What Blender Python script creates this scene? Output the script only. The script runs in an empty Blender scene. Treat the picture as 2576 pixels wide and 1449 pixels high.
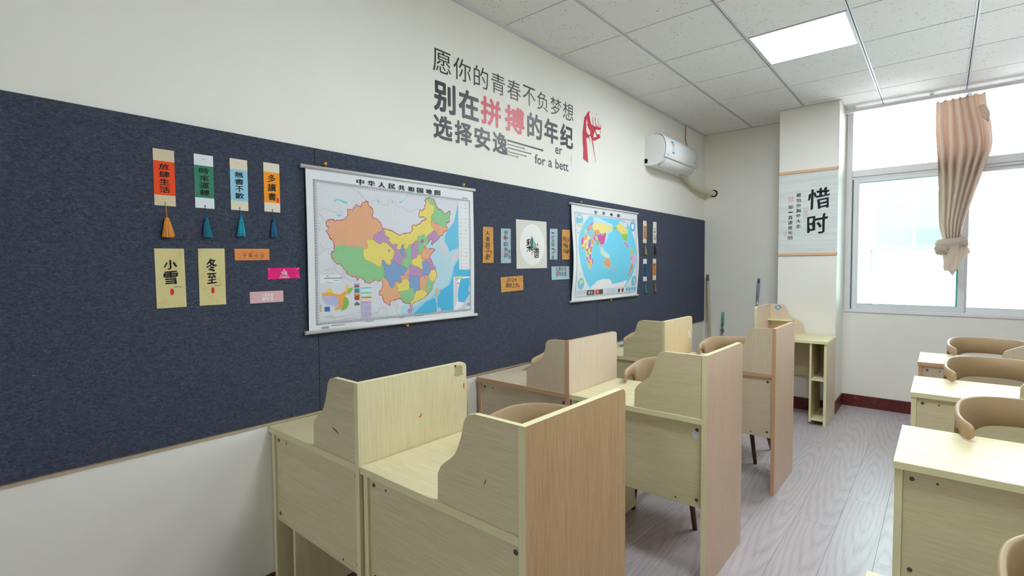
import bpy, bmesh, math, random
from mathutils import Vector, Matrix, noise

random.seed(7)
S = bpy.context.scene
COL = S.collection

# ---------------------------------------------------------------- camera, world, lights, exposure
cam_data = bpy.data.cameras.new('camera')
cam_data.sensor_width = 36.0
cam_data.lens = 1265.976 / 2576 * 36.0
cam_data.clip_start = 0.02
cam = bpy.data.objects.new('camera', cam_data)
COL.objects.link(cam)
YAW, PITCH, ROLL = 0.7066, 0.0411, -0.0066
fwd = Vector((-math.sin(YAW) * math.cos(PITCH), math.cos(YAW) * math.cos(PITCH), -math.sin(PITCH)))
rgt = Vector((math.cos(YAW), math.sin(YAW), 0))
upv = rgt.cross(fwd)
r2 = rgt * math.cos(ROLL) + upv * math.sin(ROLL)
u2 = -rgt * math.sin(ROLL) + upv * math.cos(ROLL)
M3 = Matrix((r2, u2, -fwd)).transposed()
cam.matrix_world = Matrix.Translation((2.1351, 0.0, 1.4028)) @ M3.to_4x4()
S.camera = cam

SKY = 7.4            # overcast sky radiance
LED = 22.0           # luminance of the ceiling light diffusers
w = bpy.data.worlds.new('overcast_sky'); S.world = w; w.use_nodes = True
bg = w.node_tree.nodes['Background']
bg.inputs['Color'].default_value = (0.92, 0.94, 1.0, 1)
bg.inputs['Strength'].default_value = SKY
S.view_settings.view_transform = 'Standard'
S.view_settings.look = 'None'
S.view_settings.exposure = 0.83
S.view_settings.gamma = 1.0
S.view_settings.use_curve_mapping = False
S.cycles.max_bounces = 10
S.cycles.diffuse_bounces = 6
S.cycles.transparent_max_bounces = 12
S.cycles.sample_clamp_indirect = 8.0

# ---------------------------------------------------------------- helpers: colour, materials
def lin(h):
    c = [int(h[i:i + 2], 16) / 255 for i in (0, 2, 4)]
    return tuple((x / 12.92 if x <= 0.04045 else ((x + 0.055) / 1.055) ** 2.4) for x in c) + (1.0,)

class NT:
    def __init__(s, name, rough=0.6, spec=0.3):
        s.m = bpy.data.materials.new(name); s.m.use_nodes = True
        s.n = s.m.node_tree.nodes; s.l = s.m.node_tree.links
        s.b = s.n['Principled BSDF']
        s.b.inputs['Roughness'].default_value = rough
        s.b.inputs['Specular IOR Level'].default_value = spec
    def node(s, t, **kw):
        n = s.n.new(t)
        for k, v in kw.items():
            if k in n.inputs: n.inputs[k].default_value = v
            else: setattr(n, k, v)
        return n
    def link(s, a, b): s.l.new(a, b)
    def coords(s, scale=(1, 1, 1), rnd=False, rot=(0, 0, 0)):
        tc = s.node('ShaderNodeTexCoord'); mp = s.node('ShaderNodeMapping')
        mp.inputs['Scale'].default_value = scale; mp.inputs['Rotation'].default_value = rot
        if rnd:
            oi = s.node('ShaderNodeObjectInfo'); ml = s.node('ShaderNodeMath', operation='MULTIPLY')
            ml.inputs[1].default_value = 37.0; s.link(oi.outputs['Random'], ml.inputs[0])
            ad = s.node('ShaderNodeVectorMath', operation='ADD')
            s.link(tc.outputs['Object'], ad.inputs[0]); s.link(ml.outputs[0], ad.inputs[1]); s.link(ad.outputs[0], mp.inputs['Vector'])
        else:
            s.link(tc.outputs['Object'], mp.inputs['Vector'])
        return mp.outputs['Vector']
    def noise(s, vec, scale, detail=4, rough=0.55, dist=0.0):
        n = s.node('ShaderNodeTexNoise'); n.inputs['Scale'].default_value = scale
        n.inputs['Detail'].default_value = detail; n.inputs['Roughness'].default_value = rough
        n.inputs['Distortion'].default_value = dist
        s.link(vec, n.inputs['Vector']); return n.outputs['Fac']
    def ramp(s, fac, stops):
        r = s.node('ShaderNodeValToRGB'); e = r.color_ramp.elements
        while len(e) < len(stops): e.new(0.5)
        for el, (p, c) in zip(e, stops): el.position = p; el.color = c
        s.link(fac, r.inputs['Fac']); return r.outputs['Color']
    def mix(s, fac, a, b, mode='MIX'):
        n = s.node('ShaderNodeMix', data_type='RGBA', blend_type=mode)
        for sock, v in ((n.inputs[0], fac), (n.inputs[6], a), (n.inputs[7], b)):
            if hasattr(v, 'links'): s.link(v, sock)
            else: sock.default_value = v
        return n.outputs[2]
    def bump(s, fac, strength, dist=0.002):
        n = s.node('ShaderNodeBump'); n.inputs['Strength'].default_value = strength; n.inputs['Distance'].default_value = dist
        s.link(fac, n.inputs['Height']); s.link(n.outputs['Normal'], s.b.inputs['Normal'])
    def base(s, c):
        if hasattr(c, 'links'): s.link(c, s.b.inputs['Base Color'])
        else: s.b.inputs['Base Color'].default_value = c
        return s.m

def plain(name, hexc, rough=0.5, spec=0.4, metal=0.0, var=0.0):
    t = NT(name, rough, spec); t.b.inputs['Metallic'].default_value = metal
    if var:
        f = t.noise(t.coords(), 6.0, 5)
        c = lin(hexc)
        return t.base(t.ramp(f, [(0.3, tuple(x * (1 - var) for x in c[:3]) + (1,)), (0.7, c)]))
    return t.base(lin(hexc))

def wood(name, light, dark, axis, rough=0.42, strength=1.0, fine=1.0):
    """Printed oak laminate: fine streaks running along AXIS."""
    t = NT(name, rough, 0.30)
    sc = [300 * fine] * 3; sc['XYZ'.index(axis)] = 9.0
    v = t.coords(tuple(sc), rnd=True)
    f = t.noise(v, 1.0, 5, 0.62, 0.4)
    sc2 = [22.0] * 3; sc2['XYZ'.index(axis)] = 0.9
    f2 = t.noise(t.coords(tuple(sc2), rnd=True), 1.0, 3, 0.5, 0.6)
    c1 = t.ramp(f, [(0.38, lin(dark)), (0.57, lin(light))])
    L = lin(light); D = lin(dark)
    mid = tuple((a * 0.40 + b * 0.60) for a, b in zip(L, D))
    c2 = t.ramp(f2, [(0.38, mid), (0.62, L)])
    t.bump(f, 0.06, 0.001)
    return t.base(t.mix(0.35, c1, c2))

MT = {}
# wall paint: warm cream, faint roller unevenness
t = NT('cream_wall_paint', 0.55, 0.35)
f = t.noise(t.coords(), 1.3, 4); f3 = t.noise(t.coords(), 160, 2)
t.bump(f3, 0.05, 0.001)
MT['wall'] = t.base(t.ramp(f, [(0.3, lin('ece9df')), (0.7, lin('f0eee6'))]))
# dark felt
t = NT('navy_felt', 0.95, 0.1)
v = t.coords((1, 14, 46), rot=(0.35, 0, 0)); fa = t.noise(v, 3.4, 6, 0.7, 1.6)
fb = t.noise(t.coords((1, 1, 1)), 16, 5, 0.6); fc = t.noise(t.coords((1, 26, 30), rot=(-0.8, 0, 0)), 4.0, 5, 0.7, 1.2)
c = t.ramp(fa, [(0.34, lin('262e39')), (0.52, lin('3b4453')), (0.72, lin('6f788a'))])
c2 = t.ramp(fc, [(0.38, lin('2b333f')), (0.70, lin('626b7b'))])
c = t.mix(0.45, c, c2)
c = t.mix(t.ramp(fb, [(0.35, (0, 0, 0, 1)), (0.75, (0.45, 0.45, 0.45, 1))]), c, lin('4a4656'))
vo = t.node('ShaderNodeTexVoronoi'); vo.inputs['Scale'].default_value = 9.0; t.link(t.coords(), vo.inputs['Vector'])
c = t.mix(t.ramp(vo.outputs['Distance'], [(0.0, (1, 1, 1, 1)), (0.018, (0, 0, 0, 1))]), c, lin('a9aeb8'))
t.b.inputs['Sheen Weight'].default_value = 0.22; t.b.inputs['Sheen Roughness'].default_value = 0.5; t.b.inputs['Sheen Tint'].default_value = lin('a4a6c4')
t.bump(fa, 0.35, 0.002)
MT['felt'] = t.base(c)
MT['mdf'] = plain('raw_board_edge', 'c9b79a', 0.8, 0.2, var=0.15)
# ceiling tile: off-white mineral fibre with dark fissures
t = NT('mineral_fibre_tile', 0.9, 0.1)
v = t.coords((1, 1, 1), rnd=True)
vr0 = t.coords((0.55, 1.0, 1), rnd=True)
nw = t.node('ShaderNodeTexNoise'); nw.inputs['Scale'].default_value = 22; t.link(vr0, nw.inputs['Vector'])
vm = t.node('ShaderNodeVectorMath', operation='MULTIPLY_ADD'); t.link(nw.outputs['Color'], vm.inputs[0]); vm.inputs[1].default_value = (0.03, 0.03, 0.03); t.link(vr0, vm.inputs[2]); vr = vm.outputs[0]
vo = t.node('ShaderNodeTexVoronoi'); vo.inputs['Scale'].default_value = 70; t.link(vr, vo.inputs['Vector'])
spk = t.ramp(vo.outputs['Distance'], [(0.14, (1, 1, 1, 1)), (0.22, (0, 0, 0, 1))])
msk = t.ramp(t.noise(v, 11, 3), [(0.47, (0, 0, 0, 1)), (0.56, (1, 1, 1, 1))])
fac = t.mix(1.0, spk, msk, 'MULTIPLY')
MT['tile'] = t.base(t.mix(fac, lin('ececea'), lin('9a9a98')))
MT['tee'] = plain('white_steel_tee', 'd2d5da', 0.4, 0.4)
MT['groove'] = plain('dark_slot', '3a3c42', 0.6, 0.2)
MT['plaster'] = plain('white_plaster', 'e2e1de', 0.8, 0.2)
MT['baseboard'] = None
t = NT('dark_red_stone', 0.35, 0.4)
f = t.noise(t.coords(), 26, 6, 0.7); f2 = t.noise(t.coords(), 3.5, 5, 0.7)
c = t.ramp(f, [(0.35, lin('4c1a16')), (0.62, lin('6a2a24')), (0.72, lin('8a5048'))])
MT['baseboard'] = t.base(t.mix(t.ramp(f2, [(0.63, (0, 0, 0, 1)), (0.67, (1, 1, 1, 1))]), c, lin('a79c97')))
# floor laminate planks
t = NT('greige_laminate', 0.34, 0.45)
wv = t.node('ShaderNodeTexWave', wave_type='RINGS', rings_direction='Z'); wv.inputs['Scale'].default_value = 0.95
wv.inputs['Distortion'].default_value = 6.5; wv.inputs['Detail'].default_value = 3.0; wv.inputs['Detail Scale'].default_value = 0.9
tc_ = t.node('ShaderNodeTexCoord'); oi_ = t.node('ShaderNodeObjectInfo')
mr = t.node('ShaderNodeMath', operation='MULTIPLY_ADD'); t.link(oi_.outputs['Random'], mr.inputs[0]); mr.inputs[1].default_value = 2.6; mr.inputs[2].default_value = -1.3
mx_ = t.node('ShaderNodeMath', operation='MULTIPLY_ADD'); t.link(oi_.outputs['Random'], mx_.inputs[0]); mx_.inputs[1].default_value = 0.16; mx_.inputs[2].default_value = -0.08
cb = t.node('ShaderNodeCombineXYZ'); t.link(mx_.outputs[0], cb.inputs[0]); t.link(mr.outputs[0], cb.inputs[1])
av = t.node('ShaderNodeVectorMath', operation='ADD'); t.link(tc_.outputs['Object'], av.inputs[0]); t.link(cb.outputs[0], av.inputs[1])
mp_ = t.node('ShaderNodeMapping'); mp_.inputs['Scale'].default_value = (15, 1.5, 1); t.link(av.outputs[0], mp_.inputs['Vector']); t.link(mp_.outputs[0], wv.inputs['Vector'])
fn = t.noise(t.coords((130, 3.0, 1), rnd=True), 1.0, 5, 0.65)
c = t.ramp(wv.outputs['Fac'], [(0.0, lin('a29a9d')), (0.25, lin('b3a9ac')), (1.0, lin('bdb4b6'))])
c = t.mix(0.45, c, t.ramp(fn, [(0.3, lin('a0969a')), (0.65, lin('bfb5b8'))]))
oi = t.node('ShaderNodeObjectInfo')
c = t.mix(1.0, c, t.ramp(oi.outputs['Random'], [(0, (0.95, 0.95, 0.95, 1)), (1, (1, 1, 1, 1))]), 'MULTIPLY')
t.bump(fn, 0.05, 0.001)
MT['plank'] = t.base(c)
MT['subfloor'] = plain('grey_subfloor', '6e6668', 0.8, 0.2)
for ax in 'XYZ':
    MT['oak' + ax] = wood('oak_laminate_' + ax.lower(), 'e0d6b0', 'cfc395', ax)
    MT['pinkoak' + ax] = wood('pale_oak_laminate_' + ax.lower(), 'dccdb4', 'cfbd9e', ax)
MT['tanZ'] = wood('tan_oak_laminate', 'c2a17a', 'ab865c', 'Z')
MT['roseZ'] = wood('rose_oak_laminate', 'd2b79f', 'c4a48a', 'Z')
MT['paleZ'] = wood('pale_rose_laminate', 'e0ceb8', 'd6c0a6', 'Z')
MT['honeyZ'] = wood('honey_oak_laminate', 'e0caa0', 'd4b98a', 'Z')
MT['edge_yellow'] = plain('yellow_edge_banding', 'ece6b6', 0.45, 0.4, var=0.06)
MT['edge_pink'] = plain('pink_edge_banding', 'd2a785', 0.45, 0.4, var=0.06)
MT['screw'] = plain('dark_screw', '5a564e', 0.45, 0.4, metal=0.0)
MT['chair'] = plain('beige_plastic', 'b49a76', 0.42, 0.45, var=0.04)
MT['legwood'] = plain('brown_wood_leg', '6b513a', 0.45, 0.4, var=0.2)
MT['pvc'] = plain('white_pvc', 'e4e5e8', 0.3, 0.45)
MT['gasket'] = plain('dark_gasket', '6f747c', 0.6, 0.3)
MT['paper'] = plain('white_map_paper', 'dfe2e6', 0.4, 0.4)
MT['rod'] = plain('grey_white_rod', 'dcdcda', 0.35, 0.4)
MT['brass'] = plain('brass_pin', 'd8a520', 0.35, 0.5, metal=0.4)
MT['ink'] = plain('black_ink', '17181a', 0.6, 0.3)
MT['vinyl'] = plain('charcoal_vinyl', '2c2f33', 0.38, 0.5)
MT['vinylred'] = plain('red_vinyl', 'cc2440', 0.38, 0.5)
MT['seal'] = plain('red_seal', 'd8261c', 0.6, 0.3)
MT['sealpale'] = plain('pale_red_seal', 'd07a78', 0.6, 0.3)
MT['black'] = plain('matt_black', '0c0c0d', 0.8, 0.2)
MT['steel'] = plain('brushed_steel', 'b4b6b8', 0.3, 0.5, metal=0.9)
MT['acwhite'] = plain('white_ac_plastic', 'ecedee', 0.42, 0.4)
MT['greymark'] = plain('grey_print', '9a9ca0', 0.5, 0.3)
MT['pipe'] = plain('cream_pipe_wrap', 'd6d3b8', 0.55, 0.3, var=0.08)
MT['cord'] = plain('grey_cord', '8c8a78', 0.5, 0.3)
MT['scroll'] = None
t = NT('pale_rice_paper', 0.75, 0.2)
f = t.noise(t.coords((1.5, 1, 28)), 1.0, 3)
MT['scroll'] = t.base(t.ramp(f, [(0.35, lin('cfd6d3')), (0.65, lin('dde2df'))]))
MT['peachwood'] = plain('peach_wood', 'dfb994', 0.5, 0.3, var=0.06)
MT['cloth'] = None
t = NT('beige_curtain_cloth', 0.85, 0.15)
f = t.noise(t.coords((240, 240, 240)), 1.0, 2)
t.b.inputs['Sheen Weight'].default_value = 0.15
t.bump(f, 0.12, 0.001)
MT['cloth'] = t.base(t.ramp(f, [(0.3, lin('dacabd')), (0.7, lin('e9ddd2'))]))
trn = t.node('ShaderNodeBsdfTranslucent'); trn.inputs['Color'].default_value = lin('e0d0c2')
mx = t.node('ShaderNodeMixShader'); mx.inputs[0].default_value = 0.46
t.link(t.b.outputs[0], mx.inputs[1]); t.link(trn.outputs[0], mx.inputs[2]); t.link(mx.outputs[0], t.n['Material Output'].inputs['Surface'])
def glass(name, tint):
    m = bpy.data.materials.new(name); m.use_nodes = True
    n, l = m.node_tree.nodes, m.node_tree.links
    n.remove(n['Principled BSDF'])
    tr = n.new('ShaderNodeBsdfTransparent'); tr.inputs['Color'].default_value = tint
    gl = n.new('ShaderNodeBsdfGlossy'); gl.inputs['Roughness'].default_value = 0.02
    fr = n.new('ShaderNodeFresnel'); fr.inputs['IOR'].default_value = 1.45
    mx = n.new('ShaderNodeMixShader')
    l.new(fr.outputs[0], mx.inputs[0]); l.new(tr.outputs[0], mx.inputs[1]); l.new(gl.outputs[0], mx.inputs[2])
    l.new(mx.outputs[0], n['Material Output'].inputs['Surface'])
    return m
MT['glass'] = glass('clear_glass', (0.98, 0.985, 0.985, 1))
MT['greenglass'] = glass('green_tinted_glass', (0.80, 0.93, 0.91, 1))
MT['glassedge'] = plain('teal_glass_edge', '3fb3a4', 0.2, 0.5)
def emit(name, col, strength):
    m = bpy.data.materials.new(name); m.use_nodes = True
    n, l = m.node_tree.nodes, m.node_tree.links
    e = n.new('ShaderNodeEmission'); e.inputs['Color'].default_value = col; e.inputs['Strength'].default_value = strength
    l.new(e.outputs[0], n['Material Output'].inputs['Surface']); n.remove(n['Principled BSDF'])
    return m
MT['led'] = emit('led_diffuser', (0.86, 0.94, 1.0, 1), LED)
# flat print: colour comes from a colour attribute
t = NT('printed_ink', 0.45, 0.35)
at = t.node('ShaderNodeVertexColor', layer_name='print')
MT['print'] = t.base(at.outputs['Color'])

# ---------------------------------------------------------------- helpers: meshes and objects
def tag(o, label=None, cat=None, group=None, kind=None):
    if label: o['label'] = label
    if cat: o['category'] = cat
    if group: o['group'] = group
    if kind: o['kind'] = kind
    return o

def thing(name, label, cat, loc=(0, 0, 0), rotz=0.0, group=None):
    o = bpy.data.objects.new(name, None); COL.objects.link(o)
    o.empty_display_size = 0.1
    o.location = loc; o.rotation_euler = (0, 0, rotz)
    return tag(o, label, cat, group)

def obj(name, bm, mats, parent=None, smooth=False, loc=None):
    if isinstance(bm, bpy.types.Mesh): me = bm
    else:
        me = bpy.data.meshes.new(name); bm.to_mesh(me); bm.free()
        for m in (mats if isinstance(mats, (list, tuple)) else [mats]): me.materials.append(MT[m] if isinstance(m, str) else m)
        if smooth:
            for p in me.polygons: p.use_smooth = True
    o = bpy.data.objects.new(name, me); COL.objects.link(o)
    if parent: o.parent = parent
    if loc: o.location = loc
    return o

def struct(name, bm, mats, parent=None, loc=None):
    o = obj(name, bm, mats, parent, loc=loc)
    if not parent: o['kind'] = 'structure'
    return o

def box(bm, x0, x1, y0, y1, z0, z1, bev=0.0, mi=0, edge_mi=None, thin=None):
    """A box; with EDGE_MI the faces across the THIN axis keep MI and all others (the edge banding) get EDGE_MI."""
    vs = [bm.verts.new((x, y, z)) for x in (x0, x1) for y in (y0, y1) for z in (z0, z1)]
    idx = ((0, 1, 3, 2), (4, 6, 7, 5), (0, 4, 5, 1), (2, 3, 7, 6), (0, 2, 6, 4), (1, 5, 7, 3))
    fs = [bm.faces.new([vs[i] for i in q]) for q in idx]
    for k, fc in enumerate(fs):
        fc.material_index = mi if (edge_mi is None or k // 2 == thin) else edge_mi
    if bev:
        es = list({e for fc in fs for e in fc.edges})
        r = bmesh.ops.bevel(bm, geom=es, offset=bev, segments=1, affect='EDGES', profile=0.5)
        if edge_mi is not None:
            for fc in r['faces']: fc.material_index = edge_mi
    return bm

def bx(*a, **k): return box(bmesh.new(), *a, **k)

def prism(bm, pts, axis, a, b, mi=0, edge_mi=None):
    """Extrude a 2-D outline between A and B along AXIS; pts in the other two axes (cyclic order kept: X->(y,z), Y->(x,z), Z->(x,y))."""
    def P(p, t):
        return {'X': (t, p[0], p[1]), 'Y': (p[0], t, p[1]), 'Z': (p[0], p[1], t)}[axis]
    v0 = [bm.verts.new(P(p, a)) for p in pts]; v1 = [bm.verts.new(P(p, b)) for p in pts]
    n = len(pts)
    f0 = bm.faces.new(v0); f1 = bm.faces.new(v1[::-1]); f0.material_index = f1.material_index = mi
    for i in range(n):
        fc = bm.faces.new((v0[i], v1[i], v1[(i + 1) % n], v0[(i + 1) % n])); fc.material_index = mi if edge_mi is None else edge_mi
    bmesh.ops.recalc_face_normals(bm, faces=bm.faces[:])
    return bm

def tube(bm, pts, rad, n=10, caps=True, mi=0):
    """Round tube through PTS; RAD one radius or one per point."""
    pts = [Vector(p) for p in pts]
    rads = rad if isinstance(rad, (list, tuple)) else [rad] * len(pts)
    rings = []; prev = None
    for i, p in enumerate(pts):
        d = (pts[min(i + 1, len(pts) - 1)] - pts[max(i - 1, 0)]).normalized()
        ref = Vector((0, 0, 1)) if abs(d.z) < 0.9 else Vector((1, 0, 0))
        a = d.cross(ref).normalized() if prev is None else (prev - d * prev.dot(d)).normalized()
        prev = a; b = d.cross(a)
        rings.append([bm.verts.new(p + (a * math.cos(2 * math.pi * k / n) + b * math.sin(2 * math.pi * k / n)) * rads[i]) for k in range(n)])
    for r0, r1 in zip(rings, rings[1:]):
        for k in range(n):
            fc = bm.faces.new((r0[k], r0[(k + 1) % n], r1[(k + 1) % n], r1[k])); fc.material_index = mi; fc.smooth = True
    if caps:
        for r in (rings[0][::-1], rings[-1]):
            fc = bm.faces.new(r); fc.material_index = mi
    bmesh.ops.recalc_face_normals(bm, faces=bm.faces[:])
    return bm

def smoothpath(ctrl, n=8):
    """Catmull-Rom through control points."""
    P = [Vector(c) for c in ctrl]; out = []
    for i in range(len(P) - 1):
        p0, p1, p2, p3 = P[max(i - 1, 0)], P[i], P[i + 1], P[min(i + 2, len(P) - 1)]
        for k in range(n):
            s = k / n
            out.append(0.5 * ((2 * p1) + (p2 - p0) * s + (2 * p0 - 5 * p1 + 4 * p2 - p3) * s * s + (3 * p1 - p0 - 3 * p2 + p3) * s ** 3))
    out.append(P[-1]); return out

def grid(bm, nu, nv, fn, mi=0, smooth=True, closed=False):
    V = [[bm.verts.new(fn(i / (nu if closed else nu - 1), j / (nv - 1))) for j in range(nv)] for i in range(nu)]
    for i in range(nu if closed else nu - 1):
        for j in range(nv - 1):
            a, b = V[i], V[(i + 1) % nu]
            fc = bm.faces.new((a[j], b[j], b[j + 1], a[j + 1])); fc.material_index = mi; fc.smooth = smooth
    return V

def lerp_table(tab, z):
    tab = sorted(tab)
    if z <= tab[0][0]: return tab[0][1]
    for (a, va), (b, vb) in zip(tab, tab[1:]):
        if z <= b: return va + (vb - va) * (z - a) / (b - a)
    return tab[-1][1]

# flat pieces on a plane: U to the right, V up, N towards the viewer
class Plane:
    def __init__(s, o, u, v, n): s.o, s.u, s.v, s.n = Vector(o), Vector(u), Vector(v), Vector(n)
    def __call__(s, a, b, d=0.0): return s.o + s.u * a + s.v * b + s.n * d
LEFT = Plane((0, 0, 0), (0, 1, 0), (0, 0, 1), (1, 0, 0))        # board wall: U = y, V = z
BACK = Plane((0, 0, 0), (1, 0, 0), (0, 0, 1), (0, -1, 0))       # faces the room from the far end: U = x, V = z

def poly(bm, pl, pts, d, mi=0, flip=False):
    vs = [bm.verts.new(pl(a, b, d)) for a, b in pts]
    fc = bm.faces.new(vs); fc.material_index = mi
    fc.normal_update()
    if fc.normal.dot(pl.n) < 0: fc.normal_flip()
    return fc

def slab(bm, pl, pts, d0, d1, mi=0):
    a = [bm.verts.new(pl(x, y, d0)) for x, y in pts]; b = [bm.verts.new(pl(x, y, d1)) for x, y in pts]; n = len(pts)
    fs = [bm.faces.new(a), bm.faces.new(b[::-1])] + [bm.faces.new((a[i], b[i], b[(i + 1) % n], a[(i + 1) % n])) for i in range(n)]
    for fc in fs: fc.material_index = mi
    bmesh.ops.recalc_face_normals(bm, faces=fs)

_font_curve = bpy.data.curves.new('lettering_source', 'FONT'); _font_obj = bpy.data.objects.new('lettering_source', _font_curve)
COL.objects.link(_font_obj)
_gl = {}
def glyph(ch, weight=0.0):
    """Outline of one string, filled, its box scaled to 0..1."""
    if (ch, weight) not in _gl:
        _font_curve.body = ch; _font_curve.offset = weight; _font_curve.resolution_u = 3
        bpy.context.view_layer.update()
        me = bpy.data.meshes.new_from_object(_font_obj.evaluated_get(bpy.context.evaluated_depsgraph_get()))
        co = [(v.co.x, v.co.y) for v in me.vertices]; fs = [tuple(p.vertices) for p in me.polygons]
        bpy.data.meshes.remove(me)
        x0, x1 = min(c[0] for c in co), max(c[0] for c in co); y0, y1 = min(c[1] for c in co), max(c[1] for c in co)
        _gl[ch, weight] = ([((a - x0) / (x1 - x0 or 1), (b - y0) / (y1 - y0 or 1)) for a, b in co], fs)
    return _gl[ch, weight]

def letter(bm, pl, ch, u0, v0, u1, v1, d, weight=0.0, mi=0, brush=0.0, seed=0, lift=0.0, brush_pass=False, song=False):
    """One string of lettering fitted into a rectangle; BRUSH roughens the outline like brushwork, LIFT tilts strokes up to the right."""
    co, fs = glyph(ch)
    if weight and not brush_pass:
        rad = weight * 0.5 * (v1 - v0)
        for k in range(10):                      # thicken the strokes: evenly, with a slanted brush nib, or sideways only (song)
            du, dv = rad * math.cos(k * math.pi / 5), rad * math.sin(k * math.pi / 5)
            if brush: du, dv = 1.7 * du * 0.82 - 0.25 * dv * 0.57, 1.7 * du * 0.57 + 0.25 * dv * 0.82
            if song: dv *= 0.15
            letter(bm, pl, ch, u0 + rad + du, v0 + rad + dv, u1 - rad + du, v1 - rad + dv, d + 0.000004 * k, weight, mi, brush, seed, lift, True, song)
        return
    vs = []
    for a, b in co:
        if brush:
            n1 = noise.noise((a * 3.1 + seed, b * 3.1, 1.7)); n2 = noise.noise((a * 3.1, b * 3.1 + seed, 9.2))
            m1 = noise.noise((a * 11 + seed, b * 11, 3.3)); m2 = noise.noise((a * 11, b * 11 + seed, 5.1))
            a, b = a + brush * (n1 + 0.4 * m1), b + brush * (n2 + 0.4 * m2) + lift * (a - 0.5)
        vs.append(bm.verts.new(pl(u0 + (u1 - u0) * a, v0 + (v1 - v0) * b, d)))
    for f_ in fs:
        try: fc = bm.faces.new([vs[i] for i in f_])
        except ValueError: continue
        fc.material_index = mi
        fc.normal_update()
        if fc.normal.dot(pl.n) < 0: fc.normal_flip()

def column(bm, pl, text, uc, vtop, size, pitch, d, w=None, **k):
    for i, ch in enumerate(text):
        h = size * (0.25 if ch == '一' else 0.92); ww = (w or size) * 0.5
        vc = vtop - pitch * i - size / 2
        letter(bm, pl, ch, uc - ww, vc - h / 2, uc + ww, vc + h / 2, d, seed=i * 7.3 + uc * 31, **k)

# ---------------------------------------------------------------- room shell
H = 2.924
XR, YF, YB = 6.5, -8.0, 5.98          # right wall, wall behind the camera, far wall
struct('wall_left', bx(-0.15, 0, YF - 0.15, YB + 0.25, 0, 3.1), 'wall')
bm = bmesh.new()
WX0, WX1, WZ0, WZ1 = 1.398, 6.1, 0.937, 2.908
box(bm, 0, WX0, YB, YB + 0.25, 0, 3.1); box(bm, WX0, WX1, YB, YB + 0.25, 0, WZ0)
box(bm, WX0, WX1, YB, YB + 0.25, WZ1, 3.1); box(bm, WX1, XR + 0.15, YB, YB + 0.25, 0, 3.1)
wb = struct('wall_back', bm, 'wall')
bm = bmesh.new()
tube(bm, [(0.112, YB - 0.004, 2.24), (0.112, YB + 0.001, 2.24)], 0.042, 20)
obj('pipe_hole', bm, 'black', wb)
struct('wall_pillar', bx(0.891, 1.390, 5.538, YB, 0, H + 0.02, bev=0.004), 'wall')
struct('wall_right', bx(XR, XR + 0.15, YF - 0.15, YB, 0, 3.1), 'wall')
struct('wall_front', bx(0, XR, YF - 0.15, YF, 0, 3.1), 'wall')

# floor: subfloor slab and one object per laminate plank
bm = bmesh.new()
FX, FY = 3.253, 0.35
box(bm, 0, XR, YF, YB, -0.12, -0.008)
box(bm, FX, XR, YF, YB, -0.008, 0); box(bm, 0, FX, YF, FY, -0.008, 0)
floor = struct('floor', bm, ['plank'])
PW = 0.19; pm = {}
k = 0
for i in range(18):
    x0 = 1.733 - 10 * PW + PW * i + 0.0
    a, b = max(x0, 0.0), min(x0 + PW, FX)
    if b - a < 0.02: continue
    y = 3.573 - 1.2 * 3 + (0.0 if i == 10 else [-0.8, 0.25, -0.3, 0.75, -0.55, 0.5][i % 6])
    while y < YB:
        ya, yb = max(y, FY), min(y + 1.2, YB)
        if yb - ya > 0.03:
            o = obj('plank', bx(-(b - a) / 2 + 0.0003, (b - a) / 2 - 0.0003, -(yb - ya) / 2 + 0.0003, (yb - ya) / 2 - 0.0003, -0.008, 0, bev=0.0007), 'plank', floor, loc=((a + b) / 2, (ya + yb) / 2, 0))
            k += 1
        y += 1.2

# ceiling: slab, lay-in tiles, main tees with a dark slot, cross tees
bm = bmesh.new()
TX = [0.0, 0.517] + [0.517 + 0.583 * i for i in range(1, 7)]           # main tees
TYL = [2.439 - 0.6 + 0.6 * i for i in range(7)] + [YB]                 # cross tees
box(bm, -0.15, XR + 0.15, YF - 0.15, YB + 0.25, 2.95, 3.08)
box(bm, 0, XR, YF, TYL[0], H, 2.95); box(bm, TX[-1], XR, TYL[0], YB, H, 2.95)
ceil = struct('ceiling', bm, ['plaster'])
LIGHT_AT = (1.100, 3.639)
tile_mesh = {}
for i in range(len(TX) - 1):
    for j in range(len(TYL) - 1):
        xa, xb, ya, yb = TX[i], TX[i + 1], TYL[j], TYL[j + 1]
        if i == 2 and j == 3: continue                                  # the lit panel sits here
        sx, sy = round(xb - xa, 3), round(yb - ya, 3)
        g0 = 0.011 if i else 0.012
        boxes = [(xa + g0, xb - 0.011, ya + 0.0045, yb - 0.0045)]
        if yb > 5.5 and xb > 0.891 and xa < 1.39:                       # cut round the pillar
            boxes = []
            if xa < 0.891: boxes.append((xa + g0, 0.891, ya + 0.0045, yb))
            if xb > 1.39: boxes.append((1.39, xb - 0.011, ya + 0.0045, yb))
            boxes.append((max(xa + g0, 0.891), min(xb - 0.011, 1.39), ya + 0.0045, 5.538))
        key = (sx, sy)
        if len(boxes) == 1 and key in tile_mesh:
            me = tile_mesh[key]
            obj('ceiling_tile', me, None, ceil, loc=((xa + xb) / 2, (ya + yb) / 2, H))
            continue
        bm = bmesh.new(); cx, cy = (xa + xb) / 2, (ya + yb) / 2
        for (a, b, c, d) in boxes: box(bm, a - cx, b - cx, c - cy, d - cy, 0, 0.018, bev=0.0015)
        o = obj('ceiling_tile', bm, 'tile', ceil, loc=(cx, cy, H))
        if len(boxes) == 1: tile_mesh[key] = o.data
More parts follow.
